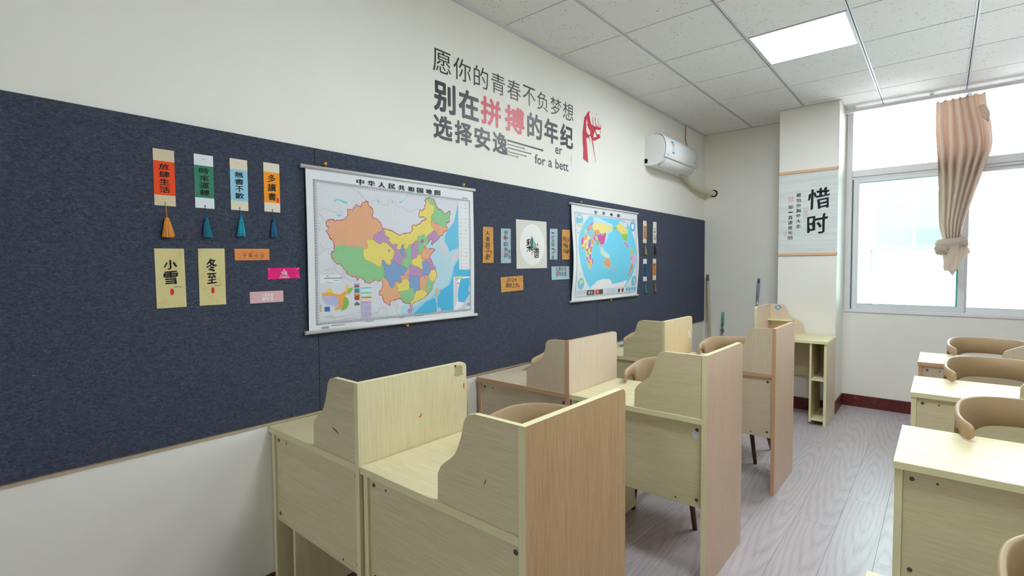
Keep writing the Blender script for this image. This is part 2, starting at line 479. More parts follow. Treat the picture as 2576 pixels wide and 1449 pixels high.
for x in TX[1:]:
    y1 = 5.538 if 0.89 < x < 1.39 else YB
    bm = bmesh.new()
    box(bm, x - 0.0115, x - 0.003, TYL[0], y1, H - 0.003, H + 0.02, mi=0); box(bm, x + 0.003, x + 0.0115, TYL[0], y1, H - 0.003, H + 0.02, mi=0)
    box(bm, x - 0.003, x + 0.003, TYL[0], y1, H + 0.002, H + 0.02, mi=1)
    obj('main_tee', bm, ['tee', 'groove'], ceil)
ct = None
for i in range(len(TX) - 1):
    for y in TYL[:-1]:
        L_ = TX[i + 1] - TX[i]
        if i == 0 or ct is None:
            bm = bmesh.new()
            box(bm, -L_ / 2 + 0.01, L_ / 2 - 0.01, -0.0045, 0.002, 0.003, 0.02, mi=0); box(bm, -L_ / 2 + 0.01, L_ / 2 - 0.01, 0.002, 0.0046, 0.012, 0.02, mi=1)
            o = obj('cross_tee', bm, ['tee', 'groove'], ceil, loc=((TX[i] + TX[i + 1]) / 2, y, H))
            if i: ct = o.data
        else: obj('cross_tee', ct, None, ceil, loc=((TX[i] + TX[i + 1]) / 2, y, H))
# wall angles where ceiling meets walls
bm = bmesh.new(); box(bm, 0, 0.014, YF, YB, H - 0.016, H + 0.004); struct('trim_1', bm, 'tee')
bm = bmesh.new(); box(bm, 0.014, 0.891, YB - 0.012, YB, H - 0.008, H + 0.004); struct('trim_2', bm, 'tee')
bm = bmesh.new(); box(bm, 0.885, 1.396, 5.526, 5.538, H - 0.006, H + 0.003); box(bm, 1.39, 1.402, 5.538, YB, H - 0.006, H + 0.003); struct('trim_3', bm, 'tee')

# baseboards
struct('baseboard_left', bx(0, 0.012, YF, YB, 0, 0.115, bev=0.002), 'baseboard')
bm = bmesh.new(); box(bm, 0.012, 0.891, YB - 0.012, YB, 0, 0.115, bev=0.002); box(bm, 1.402, XR, YB - 0.012, YB, 0, 0.115, bev=0.002)
struct('baseboard_back', bm, 'baseboard')
bm = bmesh.new(); box(bm, 0.891, 1.402, 5.526, 5.538, 0, 0.115, bev=0.002); box(bm, 1.390, 1.402, 5.538, YB, 0, 0.115, bev=0.002)
struct('baseboard_pillar', bm, 'baseboard')

# ---------------------------------------------------------------- ceiling lights
def ceiling_light(cx, cy, label, sx=0.583, sy=0.6):
    t = thing('ceiling_light', label, 'light', (cx, cy, H), 0, 'flush square ceiling lights')
    hx, hy = sx / 2 - 0.0125, sy / 2 - 0.006
    bm = bmesh.new()
    for a in ((-hx, -hx + 0.012, -hy, hy), (hx - 0.012, hx, -hy, hy), (-hx + 0.012, hx - 0.012, -hy, -hy + 0.012), (-hx + 0.012, hx - 0.012, hy - 0.012, hy)):
        box(bm, *a, -0.002, 0.018)
    obj('frame', bm, 'tee', t)
    obj('diffuser', bx(-hx + 0.012, hx - 0.012, -hy + 0.012, hy - 0.012, 0.002, 0.012), 'led', t)
    return t
ceiling_light(1.3915, 3.939, 'lit square white ceiling panel above the desks near the window')
for n, (x, y) in enumerate([(1.975, 1.54), (1.39, -3.26), (1.39, -5.66)]):
    t = ceiling_light(x, y, ['lit ceiling panel over the front desks by the board wall', 'lit ceiling panel behind the viewer near the board wall', 'rearmost lit ceiling panel near the board wall'][n])
    t.location.z = H - 0.021

# ---------------------------------------------------------------- window
win = thing('window_1', None, None, (0, YB, 0)); win['kind'] = 'structure'
Y0, Y1 = -0.012, 0.055
bm = bmesh.new()
fw = 0.05
box(bm, WX0, WX0 + fw, Y0, Y1, WZ0, WZ1, bev=0.004); box(bm, WX1 - fw, WX1, Y0, Y1, WZ0, WZ1, bev=0.004)
box(bm, WX0 + fw, WX1 - fw, Y0, Y1, WZ0, WZ0 + 0.035, bev=0.004); box(bm, WX0 + fw, WX1 - fw, Y0, Y1, WZ1 - 0.02, WZ1, bev=0.004)
obj('outer_frame', bm, 'pvc', win)
bm = bmesh.new()
box(bm, WX0 + fw, WX1 - fw, Y0 - 0.004, Y1, 2.262, 2.328, bev=0.004); box(bm, WX0 + fw, WX1 - fw, Y0 + 0.012, Y1, 2.238, 2.262, bev=0.002)
obj('transom', bm, 'pvc', win)
MUL = [2.285, 3.15, 4.0, 4.85]
for x in MUL:
    obj('mullion', bx(x - 0.02, x + 0.02, Y0 + 0.006, Y1, 2.328, WZ1 - 0.02, bev=0.003), 'pvc', win)
xs = [WX0 + fw] + MUL + [WX1 - fw]
for a, b in zip(xs, xs[1:]):
    obj('upper_pane', bx(a + (0 if a == xs[0] else 0.02), b - (0 if b == xs[-1] else 0.02), 0.018, 0.024, 2.328, WZ1 - 0.02), 'glass', win)
def sash(a, b, y, gl, z0=WZ0 + 0.035, z1=2.238, st=0.047):
    bm = bmesh.new()
    box(bm, a, a + st, y, y + 0.03, z0, z1, bev=0.003); box(bm, b - st, b, y, y + 0.03, z0, z1, bev=0.003)
    box(bm, a + st, b - st, y, y + 0.03, z0, z0 + 0.05, bev=0.003); box(bm, a + st, b - st, y, y + 0.03, z1 - 0.035, z1, bev=0.003)
    s_ = obj('sash', bm, 'pvc', win)
    obj('pane', bx(a + st, b - st, y + 0.012, y + 0.018, z0 + 0.05, z1 - 0.035), gl, s_)
    if gl == 'greenglass':
        bm = bmesh.new()
        box(bm, b - st - 0.012, b - st, y + 0.002, y + 0.011, z0 + 0.05, z1 - 0.035)
        box(bm, a + st, b - st - 0.012, y + 0.002, y + 0.011, z1 - 0.041, z1 - 0.035); box(bm, a + st, b - st - 0.012, y + 0.002, y + 0.011, z0 + 0.05, z0 + 0.055)
        obj('glass_edge', bm, 'glassedge', s_)
    return s_
sash(1.460, 2.292, -0.006, 'greenglass'); sash(2.262, 3.20, 0.026, 'glass'); sash(3.16, 4.04, -0.006, 'greenglass'); sash(4.0, 4.89, 0.026, 'glass'); sash(4.85, 6.05, -0.006, 'greenglass')
obj('jamb_gasket', bx(1.4485, 1.4595, 0.0, 0.02, WZ0 + 0.035, 2.238), 'gasket', win)
obj('latch', bx(2.262, 2.276, -0.018, -0.006, 1.52, 1.60, bev=0.003), 'greymark', win)

# ---------------------------------------------------------------- outside: white block across the yard
ob = thing('neighbouring_building', 'overexposed white building with green glazed windows, outside behind the glass', 'building', (0, 12.0, 0))
MT['render_white'] = plain('white_render', 'f2f3f2', 0.8, 0.2)
MT['mint'] = plain('mint_window_glass', '5c6e6b', 0.15, 0.6)
MT['mintpale'] = plain('pale_blind', '626d6c', 0.5, 0.4)
obj('wall', bx(-6, 16, 0.0, 0.4, -8, 9), 'render_white', ob)
for x0 in (-1.55, 1.09, 3.73, 6.37):
    wf = obj('window', bx(x0, x0 + 1.30, -0.05, 0.0, 1.71, 3.02, bev=0.01), 'render_white', ob)
    for a, b, c, d, m in ((0.06, 0.62, 0.04, 0.36, 'mint'), (0.66, 1.24, 0.04, 0.36, 'mint'), (0.06, 0.62, 0.36, 0.99, 'mintpale'), (0.66, 1.24, 0.36, 0.99, 'mintpale'), (0.03, 0.62, 1.11, 1.28, 'mint'), (0.66, 1.24, 1.11, 1.28, 'mint')):
        obj('pane', bx(x0 + a, x0 + b, -0.056, -0.05, 1.71 + c, 1.71 + d), m, wf)
obj('ledge', bx(-6, 16, -0.06, 0.0, 1.685, 1.70), 'mintpale', ob)
bm = bmesh.new(); tube(bm, [(1.09, -0.03, -8), (1.09, -0.03, 1.69)], 0.016, 8); obj('drainpipe', bm, 'mint', ob)
struct('ground_outside', bx(-14, 24, 6.4, 30, -8.2, -8), 'plaster')

# ---------------------------------------------------------------- study desks
def spline(pts, n=6):
    return [(p.x, p.y) for p in smoothpath([(a, b, 0) for a, b in pts], n)]

def wing_outline(x_base, x_right, z0=0.745, z1=1.022, style='S'):
    """Privacy wing: foot, shoulder, S-curve up to the full height at the partition."""
    if style == 'S':
        c = [(x_base, z0), (x_base + 0.002, z0 + 0.08), (x_base + 0.02, z0 + 0.108), (x_base + 0.072, z0 + 0.150), (x_base + 0.098, z0 + 0.205), (x_base + 0.110, z0 + 0.248), (x_base + 0.125, z0 + 0.268), (x_base + 0.15, z1)]
    elif style == 'step':
        c = [(x_base, z0), (x_base, z0 + 0.085), (x_base + 0.012, z0 + 0.112), (x_base + 0.05, z0 + 0.134), (x_base + 0.105, z0 + 0.165), (x_base + 0.126, z0 + 0.215), (x_base + 0.134, z0 + 0.252), (x_base + 0.15, z0 + 0.270), (x_base + 0.18, z1)]
    else:
        c = [(x_base, z0), (x_base, z0 + 0.060), (x_base + 0.012, z0 + 0.098), (x_base + 0.050, z0 + 0.127), (x_base + 0.098, z0 + 0.150), (x_base + 0.128, z0 + 0.182), (x_base + 0.150, z0 + 0.228), (x_base + 0.165, z0 + 0.262), (x_base + 0.19, z1)]
    o = [c[0]] + spline(c[1:-1], 4) + [c[-1], (x_right, z1), (x_right, z0)]
    return o

def study_desk(x0, y0, W, label, tone='yellow', rot=False, wing=None, group=None, shelf=False, style='S', side=None, face=None):
    """Module seen from its back: cubby on the left, full-height partition on the right; ROT turns it to face the other way."""
    D, Z, T = 0.501, 0.745, 0.022
    th = thing('study_desk', label, 'desk', (x0 + (W if rot else 0), y0 + (D if rot else 0), 0), math.pi if rot else 0, group)
    wd = 'oak' if tone == 'yellow' else 'pinkoak'
    eg = 'edge_' + tone
    def part(name, dims, thin, grain, bev=0.0012, par=None):
        return obj(name, bx(*dims, bev=bev, mi=0, edge_mi=1, thin=thin), [wd + grain, eg], par or th)
    part('desktop', (0, W - T, 0, D, Z - 0.025, Z), 2, 'X')
    obj('side_panel', bx(0.004, 0.004 + T, 0.010, D - 0.012, 0, Z - 0.025, bev=0.0012, mi=0, edge_mi=1, thin=0), [face or wd + 'Z', eg], th)
    # partition with rounded far top corner
    bm = bmesh.new(); r = 0.022
    pts = [(0, 0), (D, 0)] + [(D - r + r * math.cos(a), 1.022 - r + r * math.sin(a)) for a in [k * math.pi / 12 for k in range(7)]] + [(0, 1.022)]
    prism(bm, pts, 'X', W - T, W, 0, 1)
    obj('partition', bm, [side or wd + 'Z', eg], th)
    md = obj('modesty_panel', bx(0.004 + T, W - T, 0.020, 0.036, 0.345, Z - 0.025, bev=0.001, mi=0, edge_mi=1, thin=1), [wd + 'X', eg], th)
    for sx, sz in ((0.050, 0.690), (W - T - 0.026, 0.690), (0.050, 0.380), (W - T - 0.026, 0.380)):
        bm = bmesh.new(); tube(bm, [(sx, 0.0215, sz), (sx, 0.0185, sz)], 0.0075, 12)
        box(bm, sx - 0.004, sx + 0.004, 0.0180, 0.0186, sz - 0.0008, sz + 0.0008); obj('screw', bm, 'screw', md)
    for sx, sz in ((0.115, 0.690), (W - T - 0.12, 0.365)):
        bm = bmesh.new(); tube(bm, [(sx, 0.0212, sz), (sx, 0.0190, sz)], 0.0042, 10); obj('screw', bm, 'screw', md)
    # cubby: divider, shelf, bottom
    cx = 0.135
    part('cubby_divider', (cx - 0.016, cx, 0.036, D - 0.012, 0.028, Z - 0.025), 0, 'Z')
    part('cubby_shelf', (0.004 + T, cx - 0.016, 0.036, D - 0.020, 0.392, 0.408), 2, 'Y')
    part('cubby_floor', (0.004 + T, cx - 0.016, 0.036, D - 0.020, 0.040, 0.056), 2, 'Y')
    if wing is not None:
        bm = bmesh.new()
        prism(bm, wing_outline(wing, W - T, Z, 1.020, style), 'Y', 0.004, 0.020, 0, 1)
        obj('privacy_wing', bm, [face or wd + ('X' if tone == 'yellow' else 'Z'), eg], th)
    if shelf:
        part('upper_shelf', (W - T - 0.215, W - T, 0.020, 0.130, 0.866, 0.882), 2, 'X')
    return th

g1, g2 = 'study desks along the board wall', 'study desks on the window side of the aisle'
desk_a = study_desk(0.002, 0.920, 0.673, 'pale oak desk nearest the viewer against the board wall, S-curved wing and scuffed partition', wing=0.369, group=g1)
desk_b = study_desk(0.680, 0.920, 0.708, 'front pale oak study desk beside the aisle with tan partition to the floor', wing=0.385, group=g1, side='tanZ')
study_desk(0.016, 2.146, 0.670, 'pink-edged study desk below the framed pear card, white tag on its corner', 'pink', wing=0.386, group=g1, style='step', side='paleZ')
study_desk(0.690, 2.146, 0.698, 'middle aisle desk with torn white sticker near a screw and olive wing', wing=0.36, group=g1, side='roseZ')
desk_c = study_desk(0.016, 3.315, 0.674, 'third desk against the board wall, in front of the wooden pole', wing=0.355, group=g1, side='honeyZ')
study_desk(0.694, 3.315, 0.694, 'pink-edged far aisle desk with grey-green wing, before the cubby desk', 'pink', wing=0.40, group=g1, style='step', side='roseZ')
study_desk(0.818, 5.018, 0.586, 'desk under the calligraphy scroll with open cubby facing the room', rot=True, wing=0.270, shelf=True, style='hump', side='paleZ', face='paleZ')
study_desk(2.025, 0.800, 0.69, 'closest desk on the window side, mostly out of the picture below', wing=0.40, group=g2)
study_desk(2.025, 2.097, 0.69, 'bright-topped desk with two large dark screws, right of the aisle', wing=0.40, group=g2)
study_desk(2.025, 3.298, 0.69, 'second visible desk right of the aisle, small top before the window', wing=0.40, group=g2)
study_desk(2.025, 4.362, 0.69, 'pink-edged desk right of the aisle, closest to the window', 'pink', wing=0.411, group=g2, style='step')

# ---------------------------------------------------------------- bucket chairs with wooden legs
def chair_meshes():
    out = {}
    ctrl = [(-0.185, -0.40), (-0.212, -0.34), (-0.226, -0.25), (-0.215, -0.14), (-0.165, -0.055), (-0.09, -0.012), (0, 0), (0.09, -0.012), (0.165, -0.055), (0.215, -0.14), (0.226, -0.25), (0.212, -0.34), (0.185, -0.40)]
    path = smoothpath([(a, b, 0) for a, b in ctrl], 5)
    top = [(-0.40, 0.798), (-0.385, 0.812), (-0.33, 0.817), (-0.27, 0.822), (-0.20, 0.836), (-0.12, 0.848), (-0.05, 0.852), (0, 0.853)]
    bot = [(-0.40, 0.765), (-0.385, 0.750), (-0.355, 0.752), (-0.325, 0.768), (-0.29, 0.764), (-0.212, 0.755), (-0.200, 0.64), (-0.190, 0.47), (-0.115, 0.47), (-0.095, 0.62), (-0.07, 0.70), (-0.03, 0.728), (0, 0.735)]
    bm = bmesh.new()
    n = len(path); th = 0.014
    rows = []
    for i, p in enumerate(path):
        d = (path[min(i + 1, n - 1)] - path[max(i - 1, 0)]).normalized(); nr = Vector((-d.y, d.x, 0))
        zt, zb = lerp_table(top, p.y), lerp_table(bot, p.y)
        ring = []
        for (o, z) in ((th / 2, zb + 0.004), (th / 2, (zb + zt) / 2), (th / 2, zt - 0.004), (0.002, zt), (-0.002, zt), (-th / 2, zt - 0.004), (-th / 2, (zb + zt) / 2), (-th / 2, zb + 0.004), (-0.002, zb), (0.002, zb)):
            lean = (z - 0.47) * 0.05
            ring.append(bm.verts.new((p.x * (1 + lean), p.y + nr.y * o + lean * (p.y + 0.2) * 1.0, z) if False else (p.x + nr.x * o, p.y + nr.y * o, z)))
        rows.append(ring)
    for r0, r1 in zip(rows, rows[1:]):
        m = len(r0)
        for k in range(m):
            fc = bm.faces.new((r0[k], r0[(k + 1) % m], r1[(k + 1) % m], r1[k])); fc.smooth = True
    bm.faces.new(rows[0]); bm.faces.new(rows[-1][::-1])
    bmesh.ops.recalc_face_normals(bm, faces=bm.faces[:])
    me = bpy.data.meshes.new('backrest'); bm.to_mesh(me); bm.free(); me.materials.append(MT['chair']); out['backrest'] = me
    # seat pan, dished, with turned-up rear lip
    bm = bmesh.new()
    def seat(u, v, dz):
        a = (u - 0.5) * 2; y = -0.47 + 0.46 * v
        hw = 0.175 + 0.015 * math.sin(v * math.pi) - (0.05 * max(0, v - 0.75) / 0.25)
        z = 0.455 - 0.018 * math.sin(v * math.pi) * (1 - a * a) + 0.02 * a * a * min(1, v * 2) + (0.10 * max(0, v - 0.72) ** 2 / 0.08) - (0.03 * max(0, 0.15 - v) / 0.15)
        return (a * hw, y, z + dz)
    top_ = grid(bm, 13, 13, lambda u, v: seat(u, v, 0.0)); bt = grid(bm, 13, 13, lambda u, v: seat(u, v, -0.014))
    m = 13
    for a, b in ([((i, 0), (i + 1, 0)) for i in range(m - 1)] + [((i, m - 1), (i + 1, m - 1)) for i in range(m - 1)] + [((0, i), (0, i + 1)) for i in range(m - 1)] + [((m - 1, i), (m - 1, i + 1)) for i in range(m - 1)]):
        bm.faces.new((top_[a[0]][a[1]], top_[b[0]][b[1]], bt[b[0]][b[1]], bt[a[0]][a[1]]))
    bmesh.ops.recalc_face_normals(bm, faces=bm.faces[:])
    me = bpy.data.meshes.new('seat'); bm.to_mesh(me); bm.free(); me.materials.append(MT['chair']); out['seat'] = me
    for k, (sx, sy) in enumerate(((-1, -1), (1, -1), (-1, 1), (1, 1))):
        bm = bmesh.new()
        tube(bm, [(sx * 0.130, -0.33 if sy < 0 else -0.12, 0.445), (sx * (0.180 if sy < 0 else 0.200), -0.315 if sy < 0 else 0.06, 0.0)], [0.019, 0.0125], 12)
        me = bpy.data.meshes.new('leg'); bm.to_mesh(me); bm.free(); me.materials.append(MT['legwood']); out['leg%d' % k] = me
    return out
CM = chair_meshes()
def bucket_chair(cx, yrear, label, group, rotz=0.0):
    t = thing('bucket_chair', label, 'chair', (cx, yrear, 0), rotz, group)
    for n_ in ('backrest', 'seat', 'leg0', 'leg1', 'leg2', 'leg3'):
        obj(n_.rstrip('0123'), CM[n_], None, t)
gc1, gc2 = 'beige bucket chairs along the board wall', 'beige bucket chairs on the window side'
bucket_chair(0.335, 1.645, 'beige bucket chair hidden behind the front desk by the board wall, dark leg showing', gc1)
bucket_chair(1.04, 1.64, 'beige plastic chair behind the front aisle desk, its tall back framed by the partition', gc1)
bucket_chair(0.345, 2.90, 'beige chair whose arm tip peeks past the wing of the desk by the pear card', gc1)
bucket_chair(0.985, 2.94, 'beige chair at the middle aisle desk, arm resting over its top', gc1)
bucket_chair(0.36, 4.10, 'beige chair at the third wall desk, close to the wooden pole', gc1)
bucket_chair(0.98, 4.10, 'beige chair at the far aisle desk, in front of the green-handled broom', gc1)
bucket_chair(2.46, 1.52, 'near beige chair cut off by the bottom right corner of the picture', gc2)
bucket_chair(2.42, 2.89, 'beige chair over the bright desk with two large screws', gc2)
bucket_chair(2.39, 4.08, 'beige chair at the second visible desk right of the aisle', gc2)
bucket_chair(2.41, 5.15, 'beige chair next to the window wall, farthest on the right', gc2)

# scuffs on the two front desks
MT['residue'] = plain('tape_residue', 'c2b088', 0.7, 0.2, var=0.25); MT['redmark'] = plain('red_mark', 'cf5a44', 0.6, 0.2); MT['smear'] = plain('brown_smear', '8d8058', 0.7, 0.2, var=0.2)
def scuff(desk, pl, pts, m, d=0.0003):
    bm = bmesh.new(); poly(bm, pl, [(a, b) for a, b in pts], d); o = obj('scuff_mark', bm, m); o.parent = desk
    o.location = (-desk.location.x, -desk.location.y, 0)
PA = Plane((0.675, 0, 0), (0, 1, 0), (0, 0, 1), (1, 0, 0)); PB = Plane((1.388, 0, 0), (0, 1, 0), (0, 0, 1), (1, 0, 0)); PW_ = Plane((0, 0.924, 0), (1, 0, 0), (0, 0, 1), (0, -1, 0))
scuff(desk_a, PA, [(1.356, 1.013), (1.392, 1.012), (1.402, 1.000), (1.398, 0.985), (1.405, 0.972), (1.372, 0.968), (1.354, 0.974), (1.358, 0.994)], 'residue')
scuff(desk_a, PA, [(1.355, 1.016), (1.368, 1.016), (1.358, 1.006)], 'black', 0.0006)
scuff(desk_a, PA, [(1.176, 0.848), (1.184, 0.850), (1.190, 0.862), (1.186, 0.864), (1.180, 0.856), (1.174, 0.853)], 'redmark')
scuff(desk_a, PA, [(1.402, 0.935), (1.410, 0.936), (1.409, 0.915), (1.404, 0.912)], 'redmark')
scuff(desk_a, PW_, [(0.505, 0.842), (0.530, 0.838), (0.548, 0.828), (0.545, 0.824), (0.522, 0.832), (0.503, 0.838)], 'smear')
scuff(desk_b, PW_, [(1.245, 0.838), (1.252, 0.846), (1.256, 0.858), (1.251, 0.856)], 'smear')
MT['scrape'] = plain('white_scrape', 'e9e6dc', 0.7, 0.2)
scuff(desk_c, Plane((0.690, 0, 0), (0, 1, 0), (0, 0, 1), (1, 0, 0)), [(3.745, 0.918), (3.758, 0.922), (3.770, 0.895), (3.785, 0.880), (3.782, 0.858), (3.760, 0.862), (3.756, 0.885), (3.742, 0.900)], 'scrape')
# small things on the desks
t = tag(obj('paper_tag', bx(-0.022, 0.022, -0.016, 0.016, 0, 0.0015), 'paper'), 'small pale tag lying on the wall end of the pink-edged desk', 'tag'); t.location = (0.065, 2.24, 0.745); t.rotation_euler = (0, 0, 0.3)
bm = bmesh.new(); poly(bm, Plane((0, 2.1655, 0), (1, 0, 0), (0, 0, 1), (0, -1, 0)), [(1.318, 0.685), (1.330, 0.690), (1.342, 0.686), (1.349, 0.672), (1.346, 0.655), (1.334, 0.645), (1.322, 0.652), (1.315, 0.668)], 0.0006)
tag(obj('torn_sticker', bm, 'paper'), 'torn white sticker under a screw on the middle aisle desk', 'sticker')
bm = bmesh.new(); MT['stickerblue'] = plain('blue_sticker', '7fa6c8', 0.4, 0.4)
pl = Plane((0, 5.4985, 0), (1, 0, 0), (0, 0, 1), (0, -1, 0))
poly(bm, pl, [(0.908 + 0.026 * math.cos(a) * (1.15 if abs(math.sin(a)) < 0.5 else 1), 0.988 + 0.022 * math.sin(a)) for a in [k * math.pi / 8 for k in range(16)]], 0.0006, 0)
poly(bm, pl, [(0.908 + 0.011 * math.cos(a), 0.990 + 0.011 * math.sin(a)) for a in [k * math.pi / 6 for k in range(12)]], 0.0010, 1)
o = tag(obj('round_sticker', bm, ['stickerblue', 'paper']), 'small blue and white sticker on the wing of the cubby desk', 'sticker')

# ---------------------------------------------------------------- felt pin board
pb = thing('pin_board', 'long navy felt pin board filling the left wall above the desks', 'board', (0, 0, 0))
obj('backing_board', bx(0.0015, 0.006, -1.254, 5.972, 0.749, 1.93), 'mdf', pb)
for a, b in ((-1.254, 1.1445), (1.1465, 3.5455), (3.5475, 5.974)):
    obj('felt_panel', bx(0.006, 0.013, a, b, 0.762, 1.936, bev=0.0012), 'felt', pb)
BX = 0.0135                                             # face of the felt

# ---------------------------------------------------------------- tasselled bookmarks
def tassel_bm(y, ztop, zknot, zend, hw, seed, col):
    rnd = random.Random(seed)
    bm = bmesh.new()
    n = 26
    prof = [(0.0, 0.35), (0.06, 0.5), (0.12, 0.42), (0.18, 0.50), (0.6, 0.78), (1.0, 1.0)]
    rings = []
    for t_, r_ in prof:
        z = zknot + (zend - zknot) * t_
        ring = []
        for k in range(n):
            a = 2 * math.pi * k / n; rr = hw * r_ * (1 + (0.16 * (-1) ** k if t_ > 0.15 else 0)) * (1 + 0.10 * rnd.uniform(-1, 1) * t_)
            ring.append(bm.verts.new((BX + 0.002 + max(0.0, hw * r_ * 0.55 + rr * math.cos(a) * 0.55), y + rr * math.sin(a) + 0.003 * t_ * math.sin(seed), z + (rnd.uniform(-0.004, 0.002) if t_ == 1 else 0))))
        rings.append(ring)
    for r0, r1 in zip(rings, rings[1:]):
        for k in range(n): bm.faces.new((r0[k], r0[(k + 1) % n], r1[(k + 1) % n], r1[k]))
    bm.faces.new(rings[0][::-1]); bm.faces.new(rings[-1])
    bmesh.ops.recalc_face_normals(bm, faces=bm.faces[:])
    return bm

def colmat(h, rough=0.6, var=0.0):
    k = 'c_' + h
    if k not in MT: MT[k] = plain('paint_' + h, h, rough, 0.3, var=var)
    return k

def threadmat(h):
    k = 't_' + h
    if k not in MT:
        t = NT('thread_' + h, 0.6, 0.3)
        f_ = t.noise(t.coords((1, 420, 10)), 1.0, 3, 0.6)
        L = lin(h)
        MT[k] = t.base(t.ramp(f_, [(0.35, tuple(x * 0.55 for x in L[:3]) + (1,)), (0.65, L)]))
    return k

def bookmark(y0, y1, z0, z1, band, paper, text, tassel, label, group, seal=None, ink='ink', tz=(0.0, -0.045, -0.11), bandz=None, speck=None, tw=0.014, size=0.034):
    t = thing('tasselled_bookmark', label, 'bookmark', (0, 0, 0), 0, group)
    ym = (y0 + y1) / 2; W = y1 - y0
    b0, b1 = bandz
    obj('card', bx(BX, BX + 0.0012, y0, y1, z0, z1), colmat(paper), t)
    bm = bmesh.new(); poly(bm, LEFT, [(y0, b0), (y1, b0), (y1, b1), (y0, b1)], BX + 0.0015)
    obj('colour_band', bm, colmat(band) if not speck else speck, t)
    bm = bmesh.new(); n = len(text); pit = (b1 - b0 - 0.012) / n
    for i, ch in enumerate(text):
        vc = b1 - 0.006 - pit * (i + 0.5)
        letter(bm, LEFT, ch, ym - W * 0.25, vc - pit * 0.42, ym + W * 0.25, vc + pit * 0.42, BX + 0.0018, weight=0.045, brush=0.035, seed=y0 * 90 + i * 5, lift=0.06)
    obj('lettering', bm, ink, t)
    if seal:
        bm = bmesh.new(); sy, sz, rx, rz = seal
        poly(bm, LEFT, [(sy + rx * math.cos(a), sz + rz * math.sin(a)) for a in [k * math.pi / 8 for k in range(16)]], BX + 0.0020)
        obj('red_seal', bm, 'seal', t)
    bm = bmesh.new(); tube(bm, [(BX + 0.002, ym - 0.006, z1 - 0.016), (BX + 0.002, ym + 0.006, z1 - 0.0165)], 0.0004, 5); obj('staple', bm, 'steel', t)
    bm = bmesh.new(); poly(bm, LEFT, [(ym + 0.0022 * math.cos(a), z0 + 0.010 + 0.0022 * math.sin(a)) for a in [k * math.pi / 6 for k in range(12)]], BX + 0.0016); obj('punched_hole', bm, 'black', t)
    tm = threadmat(tassel)
    ta = obj('tassel', tassel_bm(ym + 0.002, 0, z0 + tz[1], z0 + tz[2], tw, y0 * 13, tassel), tm, t)
    bm = bmesh.new()
    tube(bm, [(BX + 0.002, ym - 0.0005, z0 + 0.010), (BX + 0.004, ym + 0.0012, z0 - 0.01), (BX + 0.005, ym + 0.002, z0 + tz[1])], 0.0011, 6)
    obj('cord', bm, tm, ta)
    bm = bmesh.new(); bmesh.ops.create_icosphere(bm, subdivisions=2, radius=0.0055, matrix=Matrix.Translation((BX + 0.006, ym + 0.002, z0 + tz[1]))); obj('knot', bm, tm, ta, smooth=True)
    return t
gb = 'tasselled bookmarks in the upper left row'
t = NT('speckled_green', 0.6, 0.3); f_ = t.noise(t.coords(), 480, 2)
MT['speck_green'] = t.base(t.ramp(f_, [(0.60, lin('1f7d5e')), (0.66, lin('86b294'))]))
bookmark(0.542, 0.607, 1.631, 1.831, 'f04a12', 'd8c9a8', '放肆生活', 'f0a040', 'orange-red banded bookmark with a yellow-orange tassel', gb, bandz=(1.669, 1.789), tw=0.017)
bookmark(0.670, 0.735, 1.633, 1.833, '1f7d5e', 'dfe6ec', '時來運轉', '157a94', 'green speckled bookmark with white ends and a dark teal tassel', gb, bandz=(1.672, 1.792), speck='speck_green', tz=(0, -0.040, -0.108))
bookmark(0.794, 0.859, 1.635, 1.836, '93c9e2', 'e2d8c0', '無書不歡', '18a0bc', 'light blue banded bookmark with a bright turquoise tassel', gb, bandz=(1.672, 1.795), tz=(0, -0.030, -0.100))
bookmark(0.922, 0.987, 1.639, 1.840, 'f79a10', 'e2d8c6', '多讀書', '176f9c', 'amber banded bookmark with red oval seal and dark blue tassel', gb, bandz=(1.677, 1.802), seal=(0.977, 1.689, 0.005, 0.011), tz=(0, -0.035, -0.103), tw=0.012)
gb2 = 'slim tasselled bookmarks beside the world map'
bookmark(4.368, 4.440, 1.622, 1.828, 'd9a877', 'e0d8c6', '愿你被世界', 'c0a878', 'tan banded bookmark with straw tassel, by the world map', gb2, bandz=(1.656, 1.784), seal=(4.428, 1.668, 0.005, 0.010), tz=(0, -0.028, -0.106), tw=0.016)
bookmark(4.579, 4.656, 1.626, 1.832, 'e2ddd0', 'e2ddd0', '心有山海', '5a2c1e', 'plain cream bookmark with dark brown tassel, by the world map', gb2, bandz=(1.650, 1.790), seal=(4.648, 1.690, 0.005, 0.008), tz=(0, -0.026, -0.105), tw=0.016)
bookmark(4.372, 4.448, 1.265, 1.473, '1f5576', 'd8dade', '海阔天空', '2aa090', 'deep blue banded bookmark with sea-green tassel, below the tan one', gb2, bandz=(1.306, 1.428), tz=(0, -0.034, -0.110), tw=0.016)
bookmark(4.579, 4.651, 1.271, 1.476, 'de8a20', 'ded6c4', '静以修身', 'a8804e', 'orange banded bookmark with brown-gold tassel, below the cream one', gb2, bandz=(1.313, 1.435), tz=(0, -0.032, -0.110), tw=0.016)

# ---------------------------------------------------------------- cards pinned to the felt
def card(name, quad, col, label, cat='card', group=None, thick=0.0012, var=0.0, lift=0.0):
    t = thing(name, label, cat, (0, 0, 0), 0, group)
    bm = bmesh.new(); slab(bm, LEFT, quad, BX + lift, BX + lift + thick)
    obj('card', bm, colmat(col, var=var), t)
    return t, BX + lift + thick + 0.0003

